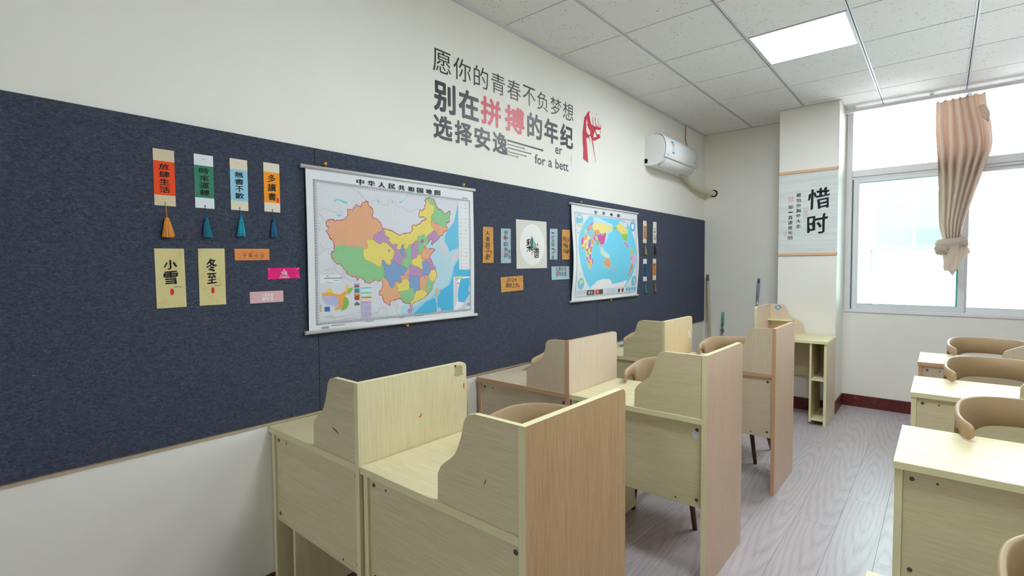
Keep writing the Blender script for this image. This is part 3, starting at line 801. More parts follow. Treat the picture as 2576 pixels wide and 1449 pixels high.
t = NT('aged_parchment', 0.7, 0.2); f_ = t.noise(t.coords(), 14, 6, 0.65)
MT['c_parch'] = t.base(t.ramp(f_, [(0.45, lin('d9cc95')), (0.68, lin('d0be80')), (0.75, lin('c2aa66'))]))
t = NT('kraft_paper', 0.8, 0.2); f_ = t.noise(t.coords(), 40, 5, 0.65)
MT['c_kraft'] = t.base(t.ramp(f_, [(0.40, lin('d3a05c')), (0.62, lin('c8914c')), (0.74, lin('a8743a'))]))
MT['c_paleblue'] = plain('pale_blue_paper', 'a9c2cc', 0.7, 0.2, var=0.07)
gs = 'yellow solar-term cards'
for quad, chars, rects, py, lab, seed in (
    (((0.536, 1.478), (0.628, 1.479), (0.631, 1.265), (0.538, 1.264)), '小雪', ((0.563, 1.403, 0.605, 1.438), (0.562, 1.348, 0.606, 1.397)), ('xiao xue', 0.593, 1.337, 0.617, 1.343), 'yellow parchment card reading 小雪, the left one with the lighter snow character and red seal', 3),
    (((0.674, 1.481), (0.766, 1.483), (0.766, 1.266), (0.674, 1.266)), '冬至', ((0.700, 1.393, 0.738, 1.444), (0.702, 1.348, 0.735, 1.389)), ('dong zhi', 0.727, 1.337, 0.750, 1.343), 'yellow parchment card reading 冬至, the one nearer the map', 8)):
    t, d = card('parchment_card', quad, 'parch', lab, 'card', gs)
    bm = bmesh.new()
    for ch, rc in zip(chars, rects): letter(bm, LEFT, ch, *rc, d, weight=0.05, brush=0.045, seed=seed, lift=0.08)
    letter(bm, LEFT, *py, d)
    obj('lettering', bm, 'ink', t)
    yc = 0.5 * (rects[1][0] + rects[1][2]) + 0.002
    bm = bmesh.new(); poly(bm, LEFT, [(yc + 0.0058 * math.cos(a), 1.322 + 0.012 * math.sin(a)) for a in [k * math.pi / 10 for k in range(20)]], d)
    obj('red_seal', bm, 'seal', t)
    for k in (0, 1):
        bm = bmesh.new(); tube(bm, [LEFT(quad[0][0] + 0.008 + k * 0.07, quad[0][1] - 0.006, d + 0.0004 - BX + BX), LEFT(quad[0][0] + 0.013 + k * 0.066, quad[0][1] - (0.012 if k else 0.001), d + 0.0004)], 0.0004, 5); obj('staple', bm, 'steel', t)

t, d = card('slogan_card', ((0.802, 1.483), (0.937, 1.486), (0.937, 1.440), (0.803, 1.437)), 'e58f4e', 'orange card reading 学霸出没 in a thin box', 'card')
bm = bmesh.new()
for i, ch in enumerate('学霸出没'): letter(bm, LEFT, ch, 0.832 + 0.0225 * i, 1.450, 0.847 + 0.0225 * i, 1.466, d, weight=0.0)
def line(bm, pl, a, b, wd, d, mi=0):
    ax, ay = a; bx_, by = b; L = math.hypot(bx_ - ax, by - ay); nx, ny = -(by - ay) / L * wd / 2, (bx_ - ax) / L * wd / 2
    poly(bm, pl, [(ax + nx, ay + ny), (bx_ + nx, by + ny), (bx_ - nx, by - ny), (ax - nx, ay - ny)], d, mi)
q = [(0.824, 1.445), (0.915, 1.446), (0.915, 1.471), (0.824, 1.471)]
for a, b in zip(q, q[1:] + q[:1]): line(bm, LEFT, a, b, 0.0006, d)
for a, b in (((0.866, 1.473), (0.871, 1.479)), ((0.871, 1.479), (0.876, 1.473)), ((0.866, 1.473), (0.876, 1.473))): line(bm, LEFT, a, b, 0.0006, d)
for yy in (0.810, 0.930): poly(bm, LEFT, [(yy + 0.0012 * math.cos(a), 1.461 + 0.0012 * math.sin(a)) for a in [k * math.pi / 4 for k in range(8)]], d)
MT['brownink'] = plain('brown_ink', '6a3418', 0.6, 0.2); obj('lettering', bm, 'brownink', t)

MT['whiteink'] = plain('white_ink', 'eef0f2', 0.6, 0.3)
t, d = card('slogan_card', ((0.928, 1.406), (1.063, 1.408), (1.065, 1.362), (0.929, 1.359)), 'e5127a', 'magenta card with white 学霸 100% warning triangle', 'card')
bm = bmesh.new()
letter(bm, LEFT, '学霸', 0.985, 1.3785, 1.009, 1.389, d, weight=0.01); letter(bm, LEFT, '100%', 0.983, 1.3665, 1.013, 1.373, d, weight=0.03)
tri = [(0.9765, 1.3635), (0.984, 1.3775), (1.012, 1.3775), (1.0195, 1.3645)]
for a, b in zip(tri, tri[1:] + tri[:1]): line(bm, LEFT, a, b, 0.001, d)
for a, b in (((0.990, 1.391), (0.997, 1.401)), ((0.997, 1.401), (1.004, 1.391)), ((0.984, 1.3905), (1.010, 1.3905)), ((0.934, 1.396), (0.936, 1.401)), ((1.050, 1.397), (1.055, 1.404)), ((1.051, 1.370), (1.057, 1.377))): line(bm, LEFT, a, b, 0.0011, d)
for p in ((0.932, 1.403), (1.060, 1.405), (0.933, 1.362), (1.061, 1.365), (0.997, 1.394)): poly(bm, LEFT, [(p[0] + 0.0016 * math.cos(a), p[1] + 0.0016 * math.sin(a)) for a in [k * math.pi / 4 for k in range(8)]], d)
obj('lettering', bm, 'whiteink', t)

t, d = card('slogan_card', ((0.855, 1.310), (0.990, 1.311), (0.991, 1.264), (0.856, 1.263)), 'dcb2b6', 'pale pink card with white lettering 一言不合就学习', 'card')
bm = bmesh.new(); letter(bm, LEFT, '一言不合', 0.900, 1.288, 0.949, 1.302, d, weight=0.03); letter(bm, LEFT, '就学习', 0.902, 1.270, 0.947, 1.287, d, weight=0.03)
obj('lettering', bm, 'whiteink', t)
bm = bmesh.new()
for p in ((0.862, 1.286), (0.984, 1.289)): poly(bm, LEFT, [(p[0] + 0.0014 * math.cos(a), p[1] + 0.0014 * math.sin(a)) for a in [k * math.pi / 4 for k in range(8)]], d)
obj('punched_hole', bm, 'black', t)

def paperstrip(quad, col, label, cols, seals, group, size=0.03, lift=0.002):
    t, d = card('calligraphy_strip', quad, col, label, 'paper', group, lift=lift)
    bm = bmesh.new()
    for (text, uc, vt, sz, pit) in cols: column(bm, LEFT, text, uc, vt, sz, pit, d, w=sz * 1.15, weight=0.02, brush=0.05, lift=0.08)
    obj('lettering', bm, 'ink', t)
    bm = bmesh.new()
    for k, (y, z, rx, rz, m) in enumerate(seals): poly(bm, LEFT, [(y + rx * math.cos(a), z + rz * math.sin(a)) for a in [q_ * math.pi / 8 for q_ in range(16)]], d + 0.0003, m)
    obj('red_seal', bm, ['seal', 'sealpale'], t)
gp = 'handwritten paper strips between the two maps'
paperstrip(((2.215, 1.650), (2.305, 1.652), (2.308, 1.432), (2.209, 1.430)), 'kraft', 'tan kraft strip reading 人美路子野, beside the map of China', [('人美路子野', 2.256, 1.632, 0.036, 0.037)], [(2.284, 1.496, 0.006, 0.013, 0), (2.239, 1.59, 0.006, 0.012, 1)], gp)
paperstrip(((2.377, 1.648), (2.472, 1.651), (2.473, 1.430), (2.375, 1.429)), 'paleblue', 'pale blue strip reading 书中自有颜如玉, left of the pear picture', [('书中自有颜', 2.424, 1.640, 0.033, 0.036), ('如玉', 2.459, 1.520, 0.028, 0.034)], [(2.415, 1.597, 0.007, 0.013, 0), (2.439, 1.555, 0.006, 0.012, 1), (2.410, 1.492, 0.006, 0.012, 1)], gp)
paperstrip(((2.899, 1.675), (2.993, 1.678), (2.990, 1.456), (2.896, 1.456)), 'paleblue', 'pale blue strip reading 一寸光阴一寸金, right of the pear picture', [('一寸光阴一寸金', 2.936, 1.660, 0.028, 0.0285)], [(2.957, 1.518, 0.006, 0.013, 0), (2.921, 1.608, 0.005, 0.011, 1)], gp)
paperstrip(((3.049, 1.677), (3.153, 1.679), (3.148, 1.458), (3.049, 1.457)), 'kraft', 'tan strip with two columns of brush writing, left of the world map', [('荣余欢', 3.080, 1.628, 0.036, 0.044), ('日曜喜', 3.111, 1.614, 0.033, 0.042), ('我', 3.133, 1.538, 0.030, 0.04)], [(3.131, 1.602, 0.005, 0.012, 0), (3.084, 1.492, 0.006, 0.011, 1)], gp)
gp2 = 'wide handwritten cards between the two maps'
def widecard(quad, col, label, rows, seals):
    t, d = card('calligraphy_card', quad, col, label, 'paper', gp2, lift=0.002)
    bm = bmesh.new()
    for text, y0, y1, z0, z1 in rows:
        n = len(text); wch = (y1 - y0) / n
        for i, ch in enumerate(text): letter(bm, LEFT, ch, y0 + wch * i + 0.002, z0, y0 + wch * (i + 1) - 0.002, z1, d, weight=0.02, brush=0.04, seed=i * 3.7 + y0, lift=0.06)
    obj('lettering', bm, 'ink', t)
    bm = bmesh.new()
    for k, (y, z, rx, rz, m) in enumerate(seals): poly(bm, LEFT, [(y + rx * math.cos(a), z + rz * math.sin(a)) for a in [q_ * math.pi / 8 for q_ in range(16)]], d + 0.0003, m)
    obj('red_seal', bm, ['seal', 'sealpale'], t)
widecard(((2.915, 1.406), (3.141, 1.408), (3.145, 1.312), (2.919, 1.311)), 'paleblue', 'wide pale blue card reading 立德立行 无问东西', [('立德立行', 2.964, 3.104, 1.374, 1.402), ('无问东西', 2.966, 3.106, 1.334, 1.366)], [(3.004, 1.364, 0.006, 0.013, 0), (3.106, 1.378, 0.006, 0.012, 1)])
widecard(((2.371, 1.340), (2.594, 1.347), (2.599, 1.251), (2.377, 1.244)), 'kraft', 'wide tan card reading 2024 顺利上岸', [('2024', 2.428, 2.528, 1.310, 1.334), ('顺利上岸', 2.420, 2.546, 1.272, 1.302)], [(2.552, 1.278, 0.006, 0.012, 0), (2.426, 1.312, 0.006, 0.010, 1)])

# pear picture: square off-white board, pale disc, green pear, brush lettering
t, d = card('pear_picture', ((2.526, 1.716), (2.858, 1.720), (2.862, 1.396), (2.530, 1.393)), 'd9d6cc', 'square cream picture of a green pear in a white disc reading 梨谱', 'picture', thick=0.004)
yc, zc = 2.698, 1.556
bm = bmesh.new(); poly(bm, LEFT, [(yc + 0.136 * math.cos(a), zc + 0.138 * math.sin(a)) for a in [k * math.pi / 24 for k in range(48)]], d); obj('white_disc', bm, colmat('eceae8'), t)
MT['peargreen'] = plain('pear_green_wash', '86cba4', 0.7, 0.2, var=0.25)
pear = spline([(2.690, 1.617), (2.698, 1.608), (2.706, 1.594), (2.718, 1.580), (2.734, 1.565), (2.742, 1.545), (2.736, 1.527), (2.716, 1.518), (2.692, 1.520), (2.676, 1.534), (2.672, 1.556), (2.676, 1.580), (2.682, 1.604), (2.690, 1.617)], 4)[:-1]
bm = bmesh.new(); poly(bm, LEFT, pear, d + 0.0003); line(bm, LEFT, (2.690, 1.617), (2.687, 1.632), 0.0015, d + 0.0003); obj('pear', bm, 'peargreen', t)
bm = bmesh.new(); letter(bm, LEFT, '梨', 2.632, 1.506, 2.702, 1.596, d + 0.0006, weight=0.03, brush=0.05, seed=4, lift=0.1); letter(bm, LEFT, '谱', 2.708, 1.462, 2.770, 1.540, d + 0.0006, weight=0.03, brush=0.05, seed=6, lift=0.05)
obj('lettering', bm, 'ink', t)
bm = bmesh.new()
for (y, z, rx, rz, m) in ((2.753, 1.558, 0.005, 0.012, 0), (2.692, 1.498, 0.005, 0.012, 1)): poly(bm, LEFT, [(y + rx * math.cos(a), z + rz * math.sin(a)) for a in [q_ * math.pi / 8 for q_ in range(16)]], d + 0.0009, m)
obj('red_seal', bm, ['seal', 'sealpale'], t)

# ---------------------------------------------------------------- vinyl slogan on the wall
def slogan(name, label, chars, spans, z0, z1, dz, weight, redidx=(), cat='wall lettering'):
    t = thing(name, label, cat, (0, 0, 0), 0, 'lines of the wall slogan')
    for i, (ch, (a, b)) in enumerate(zip(chars, spans)):
        bm = bmesh.new(); s_ = i / (len(chars) - 1) * dz
        letter(bm, LEFT, ch, a, z0 + s_, b, z1 + s_, 0.0008, weight=weight)
        o = obj('character', bm, 'vinylred' if i in redidx else 'vinyl', t)
        if i in redidx: o['label'] = 'red vinyl character'
slogan('wall_slogan', 'thin black top line of the wall slogan, 愿你的青春不负梦想', '愿你的青春不负梦想', [(1.849, 1.983), (2.001, 2.14), (2.164, 2.289), (2.315, 2.445), (2.467, 2.602), (2.624, 2.759), (2.778, 2.905), (2.933, 3.066), (3.087, 3.223)], 2.480, 2.606, 0.012, 0.0)
slogan('wall_slogan', 'bold middle line of the wall slogan with two red characters, 别在拼搏的年纪', '别在拼搏的年纪', [(1.851, 2.015), (2.038, 2.204), (2.221, 2.405), (2.441, 2.640), (2.668, 2.835), (2.858, 3.027), (3.051, 3.220)], 2.268, 2.438, 0.016, 0.062, (2, 3))
slogan('wall_slogan', 'bold bottom line of the wall slogan, 选择安逸', '选择安逸', [(1.846, 1.987), (2.005, 2.145), (2.163, 2.304), (2.324, 2.465)], 2.116, 2.250, 0.002, 0.065)
t = thing('arrow_decal', 'five dark arrows shooting right from the bottom slogan line', 'wall decal', (0, 0, 0))
for (a, za, b, wd) in ((2.462, 2.216, 2.853, 0.011), (2.462, 2.192, 2.645, 0.005), (2.464, 2.170, 2.715, 0.006), (2.464, 2.145, 2.663, 0.005), (2.463, 2.126, 2.576, 0.004)):
    bm = bmesh.new(); hw = 0.011 if wd > 0.01 else 0.007; hl = 0.026 if wd > 0.01 else 0.018
    poly(bm, LEFT, [(a, za - wd / 2), (b - hl, za - wd / 2), (b - hl, za - hw), (b, za), (b - hl, za + hw), (b - hl, za + wd / 2), (a, za + wd / 2)], 0.0008)
    obj('arrow', bm, 'vinyl', t)
t = thing('english_decal', 'small grey English lettering below the slogan, er for a bett', 'wall lettering', (0, 0, 0))
MT['vinylgrey'] = plain('dark_grey_vinyl', '4c5054', 0.4, 0.4)
for s_, rc in (('er', (2.989, 2.219, 3.076, 2.268)), ('for', (2.749, 2.112, 2.870, 2.178)), ('a', (2.904, 2.112, 2.952, 2.160)), ('bett', (2.991, 2.113, 3.157, 2.181))):
    bm = bmesh.new(); letter(bm, LEFT, s_, *rc, 0.0008, weight=0.05); obj('word', bm, 'vinylgrey', t)
bm = bmesh.new(); rnd = random.Random(3)
for k in range(9):
    z = 2.252 - k * 0.0115
    if k in (2, 3, 4): poly(bm, LEFT, [(3.194 + 0.004 * math.cos(a), z + 0.004 * math.sin(a)) for a in [q_ * math.pi / 4 for q_ in range(8)]], 0.0008)
    else: line(bm, LEFT, (3.189, z), (3.199, z + 0.002), 0.0022, 0.0008)
obj('tiny_marks', bm, 'vinylgrey', t)

# red fist decal
from mathutils.geometry import tessellate_polygon
FIST = {
    'arm': [(3.436, 2.620), (3.469, 2.624), (3.452, 2.617), (3.449, 2.606), (3.454, 2.588), (3.475, 2.533), (3.485, 2.530), (3.488, 2.525), (3.505, 2.527), (3.508, 2.523), (3.548, 2.526), (3.552, 2.530), (3.572, 2.534), (3.582, 2.528), (3.603, 2.530), (3.623, 2.532), (3.634, 2.529), (3.620, 2.512), (3.613, 2.513), (3.603, 2.510), (3.582, 2.509), (3.572, 2.503), (3.555, 2.504), (3.546, 2.497), (3.548, 2.487), (3.562, 2.473), (3.575, 2.470), (3.589, 2.470), (3.610, 2.478), (3.613, 2.461), (3.622, 2.451), (3.532, 2.410), (3.502, 2.408), (3.482, 2.414), (3.475, 2.428), (3.469, 2.435), (3.446, 2.428), (3.449, 2.421), (3.456, 2.419), (3.443, 2.415), (3.407, 2.409), (3.436, 2.219), (3.359, 2.239), (3.363, 2.312), (3.353, 2.368), (3.352, 2.445), (3.379, 2.561)],
    'slit': [(3.401, 2.541), (3.436, 2.533), (3.420, 2.521), (3.426, 2.504), (3.446, 2.484), (3.465, 2.471), (3.465, 2.450), (3.456, 2.442), (3.436, 2.440), (3.417, 2.451), (3.405, 2.466), (3.407, 2.507)],
    'thumb': [(3.530, 2.482), (3.548, 2.470), (3.563, 2.447), (3.515, 2.433), (3.512, 2.452)],
    'cut': [(3.404, 2.550), (3.431, 2.554), (3.427, 2.548), (3.410, 2.545)],
    'arm2': [(3.485, 2.413), (3.503, 2.407), (3.548, 2.250), (3.552, 2.237), (3.543, 2.249)],
    'f1': [(3.502, 2.592), (3.507, 2.592), (3.508, 2.562), (3.514, 2.524), (3.503, 2.523), (3.500, 2.561)],
    'f2': [(3.534, 2.594), (3.542, 2.594), (3.548, 2.560), (3.562, 2.528), (3.548, 2.526), (3.538, 2.569)],
    'f3': [(3.577, 2.590), (3.582, 2.590), (3.589, 2.562), (3.604, 2.531), (3.592, 2.531), (3.581, 2.571)],
    'f4': [(3.620, 2.561), (3.625, 2.559), (3.632, 2.532), (3.623, 2.530)],
    'w': [(3.446, 2.416), (3.456, 2.414), (3.467, 2.372), (3.456, 2.394)],
    'v': [(3.540, 2.629), (3.558, 2.625), (3.575, 2.630), (3.560, 2.621)],
    'd': [(3.495, 2.625), (3.505, 2.626), (3.508, 2.624), (3.499, 2.622)],
    'r': [(3.613, 2.511), (3.624, 2.502), (3.622, 2.475), (3.617, 2.487)],
}
def holed(bm, pl, outer, holes, d, mi=0):
    loops = [[Vector((a, b, 0)) for a, b in L] for L in [outer] + holes]
    flat = [p for L in loops for p in L]
    vs = [bm.verts.new(pl(p.x, p.y, d)) for p in flat]
    for tri in tessellate_polygon(loops):
        fc = bm.faces.new([vs[i] for i in tri]); fc.material_index = mi; fc.normal_update()
        if fc.normal.dot(pl.n) < 0: fc.normal_flip()
t = thing('fist_decal', 'red vinyl decal of a raised fist and forearm, right of the slogan', 'wall decal', (0, 0, 0))
bm = bmesh.new(); holed(bm, LEFT, FIST['arm'], [FIST['slit'], FIST['thumb'], FIST['cut']], 0.0008); obj('forearm', bm, 'vinylred', t)
for k in ('arm2', 'f1', 'f2', 'f3', 'f4', 'w', 'v', 'd', 'r'):
    bm = bmesh.new(); poly(bm, LEFT, FIST[k], 0.0008); obj('finger_line', bm, 'vinylred', t)

# ---------------------------------------------------------------- hanging wall maps
CHINA = """d6d9df 57,666 1011,676 1015,35 56,35
b4d6e2 920,668 907,605 869,507 828,489 763,456 655,422 639,364 591,135 546,99 509,86 505,68 522,37 740,35 1012,34 1009,234 1010,674
66bfe0 920,650 887,542 836,493 821,468 810,431 834,404 846,374 884,384 919,397
8fcfe4 881,292 858,240 836,188 767,159 700,118 644,96 590,75 556,39 740,36 1011,34 1014,271 921,272 918,341
46b4e0 918,331 886,292 871,239 853,191 784,155 762,127 757,83 765,47 876,43 1011,39 1014,271 921,272
46b4e0 737,119 676,100 636,72 593,41 699,39 752,42 749,90
d3cdd6 788,438 809,426 834,388 830,359 804,353 796,381 771,409 780,428
d3cdd6 918,387 887,373 855,337 872,295 886,321 918,348
d3cdd6 755,61 780,61 782,40 750,39
7fcde2 147,593 166,603 182,599 216,590 216,583 202,582 180,592 163,595 149,581
7fcde2 157,527 178,530 184,524 170,519
7fcde2 239,574 247,567 241,561
7fcde2 268,600 283,585 277,586
7fcde2 375,612 387,611 383,605
7fcde2 177,548 195,541 184,541
7fcde2 565,664 568,657 529,622 514,612 509,619 537,631 551,644
7fcde2 467,619 471,618 468,606 465,607
7fcde2 465,618 472,619 467,605
BORDER 107,489 109,491 116,499 132,504 143,503 144,496 151,496 160,503 169,501 201,509 206,518 216,525 217,549 215,556 245,556 253,570 262,583 272,576 287,573 290,582 296,593 307,597 316,604 324,602 326,592 332,582 343,576 349,570 352,555 345,534 354,527 373,523 382,514 396,504 399,491 405,479 430,475 459,471 474,465 446,471 460,470 479,460 509,449 537,460 570,462 583,471 594,485 587,494 596,507 616,503 629,513 642,515 653,530 679,540 686,541 679,550 668,557 657,553 639,552 635,560 640,578 645,589 659,586 673,597 679,616 688,632 679,642 686,652 698,656 716,660 731,656 744,648 752,631 761,617 768,605 789,603 805,592 817,580 833,587 856,601 858,589 851,564 849,539 830,534 826,523 832,508 832,492 819,486 803,474 799,464 783,461 766,441 748,428 731,419 721,408 719,416 727,429 725,441 712,438 700,427 692,416 673,402 665,393 688,385 697,378 707,386 730,386 740,380 722,368 708,350 702,338 714,326 723,309 729,291 744,286 740,273 746,264 750,254 750,238 743,223 730,204 722,189 720,170 705,155 685,137 661,123 629,112 598,102 583,96 581,80 574,80 572,97 546,100 524,109 517,123 501,129 481,123 446,119 443,99 442,97 425,108 411,114 403,128 400,148 381,153 383,166 399,182 403,211 391,227 378,218 361,227 328,211 303,215 297,229 273,242 259,228 255,243 233,245 207,260 192,281 168,307 157,303 132,328 128,349 132,359 143,357 143,381 147,384 141,397 140,409 122,421 119,435 107,450 116,452 118,472 109,474
e2aa82 107,489 109,491 116,499 132,504 143,503 144,496 151,496 160,503 169,501 201,509 206,518 216,525 217,549 215,556 245,556 253,570 262,583 272,576 287,573 290,582 296,593 307,597 316,604 324,602 326,592 332,582 343,576 349,570 352,555 345,534 354,527 373,523 382,514 396,504 399,491 405,479 430,475 459,471 474,465 446,471 460,470 479,460 509,449 537,460 570,462 583,471 594,485 587,494 596,507 616,503 629,513 642,515 653,530 679,540 686,541 679,550 668,557 657,553 639,552 635,560 640,578 645,589 659,586 673,597 679,616 688,632 679,642 686,652 698,656 716,660 731,656 744,648 752,631 761,617 768,605 789,603 805,592 817,580 833,587 856,601 858,589 851,564 849,539 830,534 826,523 832,508 832,492 819,486 803,474 799,464 783,461 766,441 748,428 731,419 721,408 719,416 727,429 725,441 712,438 700,427 692,416 673,402 665,393 688,385 697,378 707,386 730,386 740,380 722,368 708,350 702,338 714,326 723,309 729,291 744,286 740,273 746,264 750,254 750,238 743,223 730,204 722,189 720,170 705,155 685,137 661,123 629,112 598,102 583,96 581,80 574,80 572,97 546,100 524,109 517,123 501,129 481,123 446,119 443,99 442,97 425,108 411,114 403,128 400,148 381,153 383,166 399,182 403,211 391,227 378,218 361,227 328,211 303,215 297,229 273,242 259,228 255,243 233,245 207,260 192,281 168,307 157,303 132,328 128,349 132,359 143,357 143,381 147,384 141,397 140,409 122,421 119,435 107,450 116,452 118,472 109,474
8fc68e 147,384 164,386 175,395 203,391 214,384 252,385 281,387 296,378 297,379 293,351 302,324 335,313 364,299 378,289 394,292 403,299 411,285 414,265 412,235 403,229 391,227 378,220 361,229 328,213 303,216 297,230 273,243 259,230 255,245 233,246 207,262 193,282 168,308 158,305 133,329 130,349 133,358 144,356 145,381
e8d66e 315,418 349,422 368,410 389,400 402,408 406,413 428,408 444,395 461,382 477,360 475,366 476,349 464,330 450,324 455,308 446,296 425,302 412,322 400,323 398,305 394,292 378,289 364,299 335,313 302,324 293,351 297,379 296,377 314,377 321,392 316,405
b98fbb 405,477 413,474 420,457 423,446 432,438 445,439 447,428 438,422 455,406 445,415 465,403 472,407 495,405 486,386 489,377 507,375 510,357 528,340 536,367 550,355 550,340 524,331 522,307 506,294 495,301 476,319 456,307 450,322 464,333 475,351 472,377 444,399 428,408 406,413 389,400 368,410 349,422 354,441 375,458 400,464
e8d66e 414,475 430,474 459,470 474,464 446,470 460,469 479,459 509,448 537,459 570,461 583,471 596,484 589,494 597,506 616,502 629,512 642,513 654,529 679,539 688,541 679,552 668,558 657,554 640,554 637,560 641,578 645,588 659,585 674,596 680,616 689,632 681,642 692,648 704,642 713,625 734,624 746,622 742,598 733,576 718,560 721,543 715,531 721,507 738,494 736,485 712,469 693,459 687,447 678,448 667,464 652,454 629,450 624,433 602,420 589,409 571,402 560,388 553,378 539,385 532,404 525,405 516,392 514,378 494,378 487,386 496,404 474,406 464,401 454,410 445,419 468,396 455,406 438,422 447,428 445,439 432,438 423,446 420,457
8fc68e 692,648 698,655 716,658 730,655 743,648 750,631 760,617 767,603 788,602 804,591 817,579 833,586 855,599 856,589 850,564 847,540 829,534 824,523 830,509 812,505 796,512 776,520 760,525 744,525 733,538 721,543 718,560 733,576 742,598 746,622 734,624 713,625 704,642
e2aa82 715,531 744,525 776,520 796,512 812,505 830,509 830,493 819,487 802,476 797,465 782,463 767,453 759,474 738,494 721,507
b98fbb 738,485 759,474 767,453 779,460 766,441 748,428 731,419 721,408 719,416 727,429 725,441 712,438 700,430 691,435 689,453 712,469 736,483
8fc68e 624,450 652,454 667,464 678,448 689,447 696,428 692,416 673,402 665,393 654,384 646,373 646,358 624,356 626,384 623,404 629,421 624,433
a66c92 646,431 659,436 666,427 660,415 643,413
d9cf9a 662,420 673,411 671,404 664,405
b98fbb 602,420 625,424 627,404 623,384 624,358 616,337 594,331 576,323 579,348 581,383 587,406
8fc68e 568,403 583,405 580,370 578,331 581,316 583,301 564,295 566,286 558,278 534,287 517,298 524,331 550,340 550,355 536,378 555,379
7f9ec9 526,406 531,396 529,390 538,378 534,367 528,340 517,349 511,366 507,375 520,390
e2aa82 673,388 689,393 701,379 713,386 738,383 737,377 719,367 704,348 700,336 680,329 649,330 647,347 657,369
e8d66e 618,338 622,352 645,352 647,332 664,317 652,314 656,286 648,274 636,280 625,289 598,295 583,304 580,319 599,333
b98fbb 664,328 700,334 716,320 728,295 744,286 740,276 711,272 699,286 704,301 684,317
7f9ec9 664,320 684,317 700,301 699,283 711,267 703,249 679,243 659,246 659,268 656,286 648,308
b98fbb 566,297 587,295 602,289 625,286 648,274 659,265 659,243 635,234 612,241 586,241 563,239 552,251 571,262 566,283
7f9ec9 400,323 412,322 425,302 446,296 455,308 471,319 476,319 495,301 506,294 527,293 553,281 545,263 534,245 512,245 508,240 515,222 515,208 483,217 472,208 468,191 461,182 447,186 444,192 437,213 420,230 412,235 414,265 411,285 403,299 398,308
e0a585 553,278 567,274 567,259 552,251 559,236 548,224 533,230 515,222 508,240 512,245 534,245 545,263
e8d66e 519,222 548,227 563,215 566,197 566,176 547,167 521,165 492,161 496,178 481,199 515,207
7f9ec9 563,239 586,241 612,241 635,231 631,207 634,176 634,167 611,162 599,153 592,166 594,178 569,178 566,197 563,215
e2aa82 635,231 659,241 695,242 698,230 682,215 678,190 669,169 661,160 634,170 633,201
e8d66e 711,267 740,270 750,254 750,238 743,223 730,206 710,217 698,230 703,249
8fc68e 686,215 702,220 730,206 722,189 720,170 705,155 685,146 669,166 678,190
e8d66e 611,162 646,166 669,159 685,146 661,123 629,112 598,102 583,96 581,80 574,80 572,103 591,120 603,147
8fc68e 494,158 547,167 569,178 594,178 592,166 603,150 595,126 572,103 546,102 525,110 518,123 502,130 515,142
c583b4 590,75 582,60 575,49 560,47 552,59 560,71
e2aa82 748,172 761,173 758,149 748,121 738,138 742,160
4f93d6 435,375 445,377 448,368 440,365
5aa8d8 663,237 673,235 670,226 663,228
c86aa0 775,166 780,167 779,149 775,149
c86aa0 767,114 771,113 764,100 761,102
c86aa0 740,65 745,65 740,52 737,54
e4e6ea 921,666 1007,672 1008,271 923,272
eef0f2 876,231 1011,231 1013,34 876,41
46b4e0 934,219 1006,224 1009,63 973,63 955,81 914,87 910,120 915,169
d6d2dc 881,226 916,222 907,199 913,153 905,94 882,46 880,89
a6cf8e 881,228 911,227 916,216 893,215
e4d36a 911,228 957,227 939,217 916,216
c583b4 904,198 918,199 920,189 909,186
d6d2dc 1011,190 994,157 1007,132 979,100 960,77 936,55 904,44 973,38 973,63 1009,81
e4e6ea 971,62 1010,61 1010,40 971,41
e2e6ea 71,254 172,254 171,217 71,217
c05c8c 101,250 111,249 111,246 101,246
54b0dc 137,230 165,230 165,227 137,227
4f8fd8 106,220 128,220 128,218 106,218
c8b84c 102,225 114,225 114,223 102,223
eda84e 77,173 98,175 120,174 149,166 166,163 190,175 202,181 220,186 207,165 192,158 189,131 176,102 164,95 141,91 137,100 159,106 160,146 131,158 83,157
b4b6de 79,158 103,155 126,159 151,154 160,143 157,109 144,107 130,116 102,120 86,137
e6cc5a 98,181 118,195 123,190 132,174 112,173
dfcf62 196,192 207,209 217,197 223,175 202,179
8db850 206,187 235,194 232,180 213,162 206,170
84b45a 189,152 204,146 210,135 214,119 203,98 185,88 167,91 182,110 186,134
b0c060 174,85 180,85 176,78
7f8fd0 242,210 269,209 269,201 242,200
a0522d 242,200 269,201 269,192 242,192
3f8a90 243,188 269,187 269,166 243,167
a8481f 243,163 269,162 269,132 243,133
e0923c 247,163 267,162 262,154 247,152
6c7868 243,117 255,125 270,115 270,107 243,107
3f6fb0 90,111 116,110 116,88 90,89
5ab8de 277,190 335,190 336,186 277,186
c2e2ee 277,186 336,186 336,170 277,171
86c08a 277,167 335,165 335,161 277,162
cfe4cc 277,162 335,161 335,147 277,148
7a4632 278,145 335,144 335,140 277,142
ecd0c2 277,142 335,140 335,123 277,125
9a6fb4 277,122 335,120 335,117 277,119
c8bcdc 277,119 335,117 335,43 278,45
8fa0d8 68,121 75,121 75,115 68,115
b4b6de 68,115 75,115 75,109 68,109
e0a04c 68,109 75,108 75,103 68,103
e6cc5a 68,102 75,102 75,97 68,97
7cb85a 68,96 75,96 74,90 68,91"""
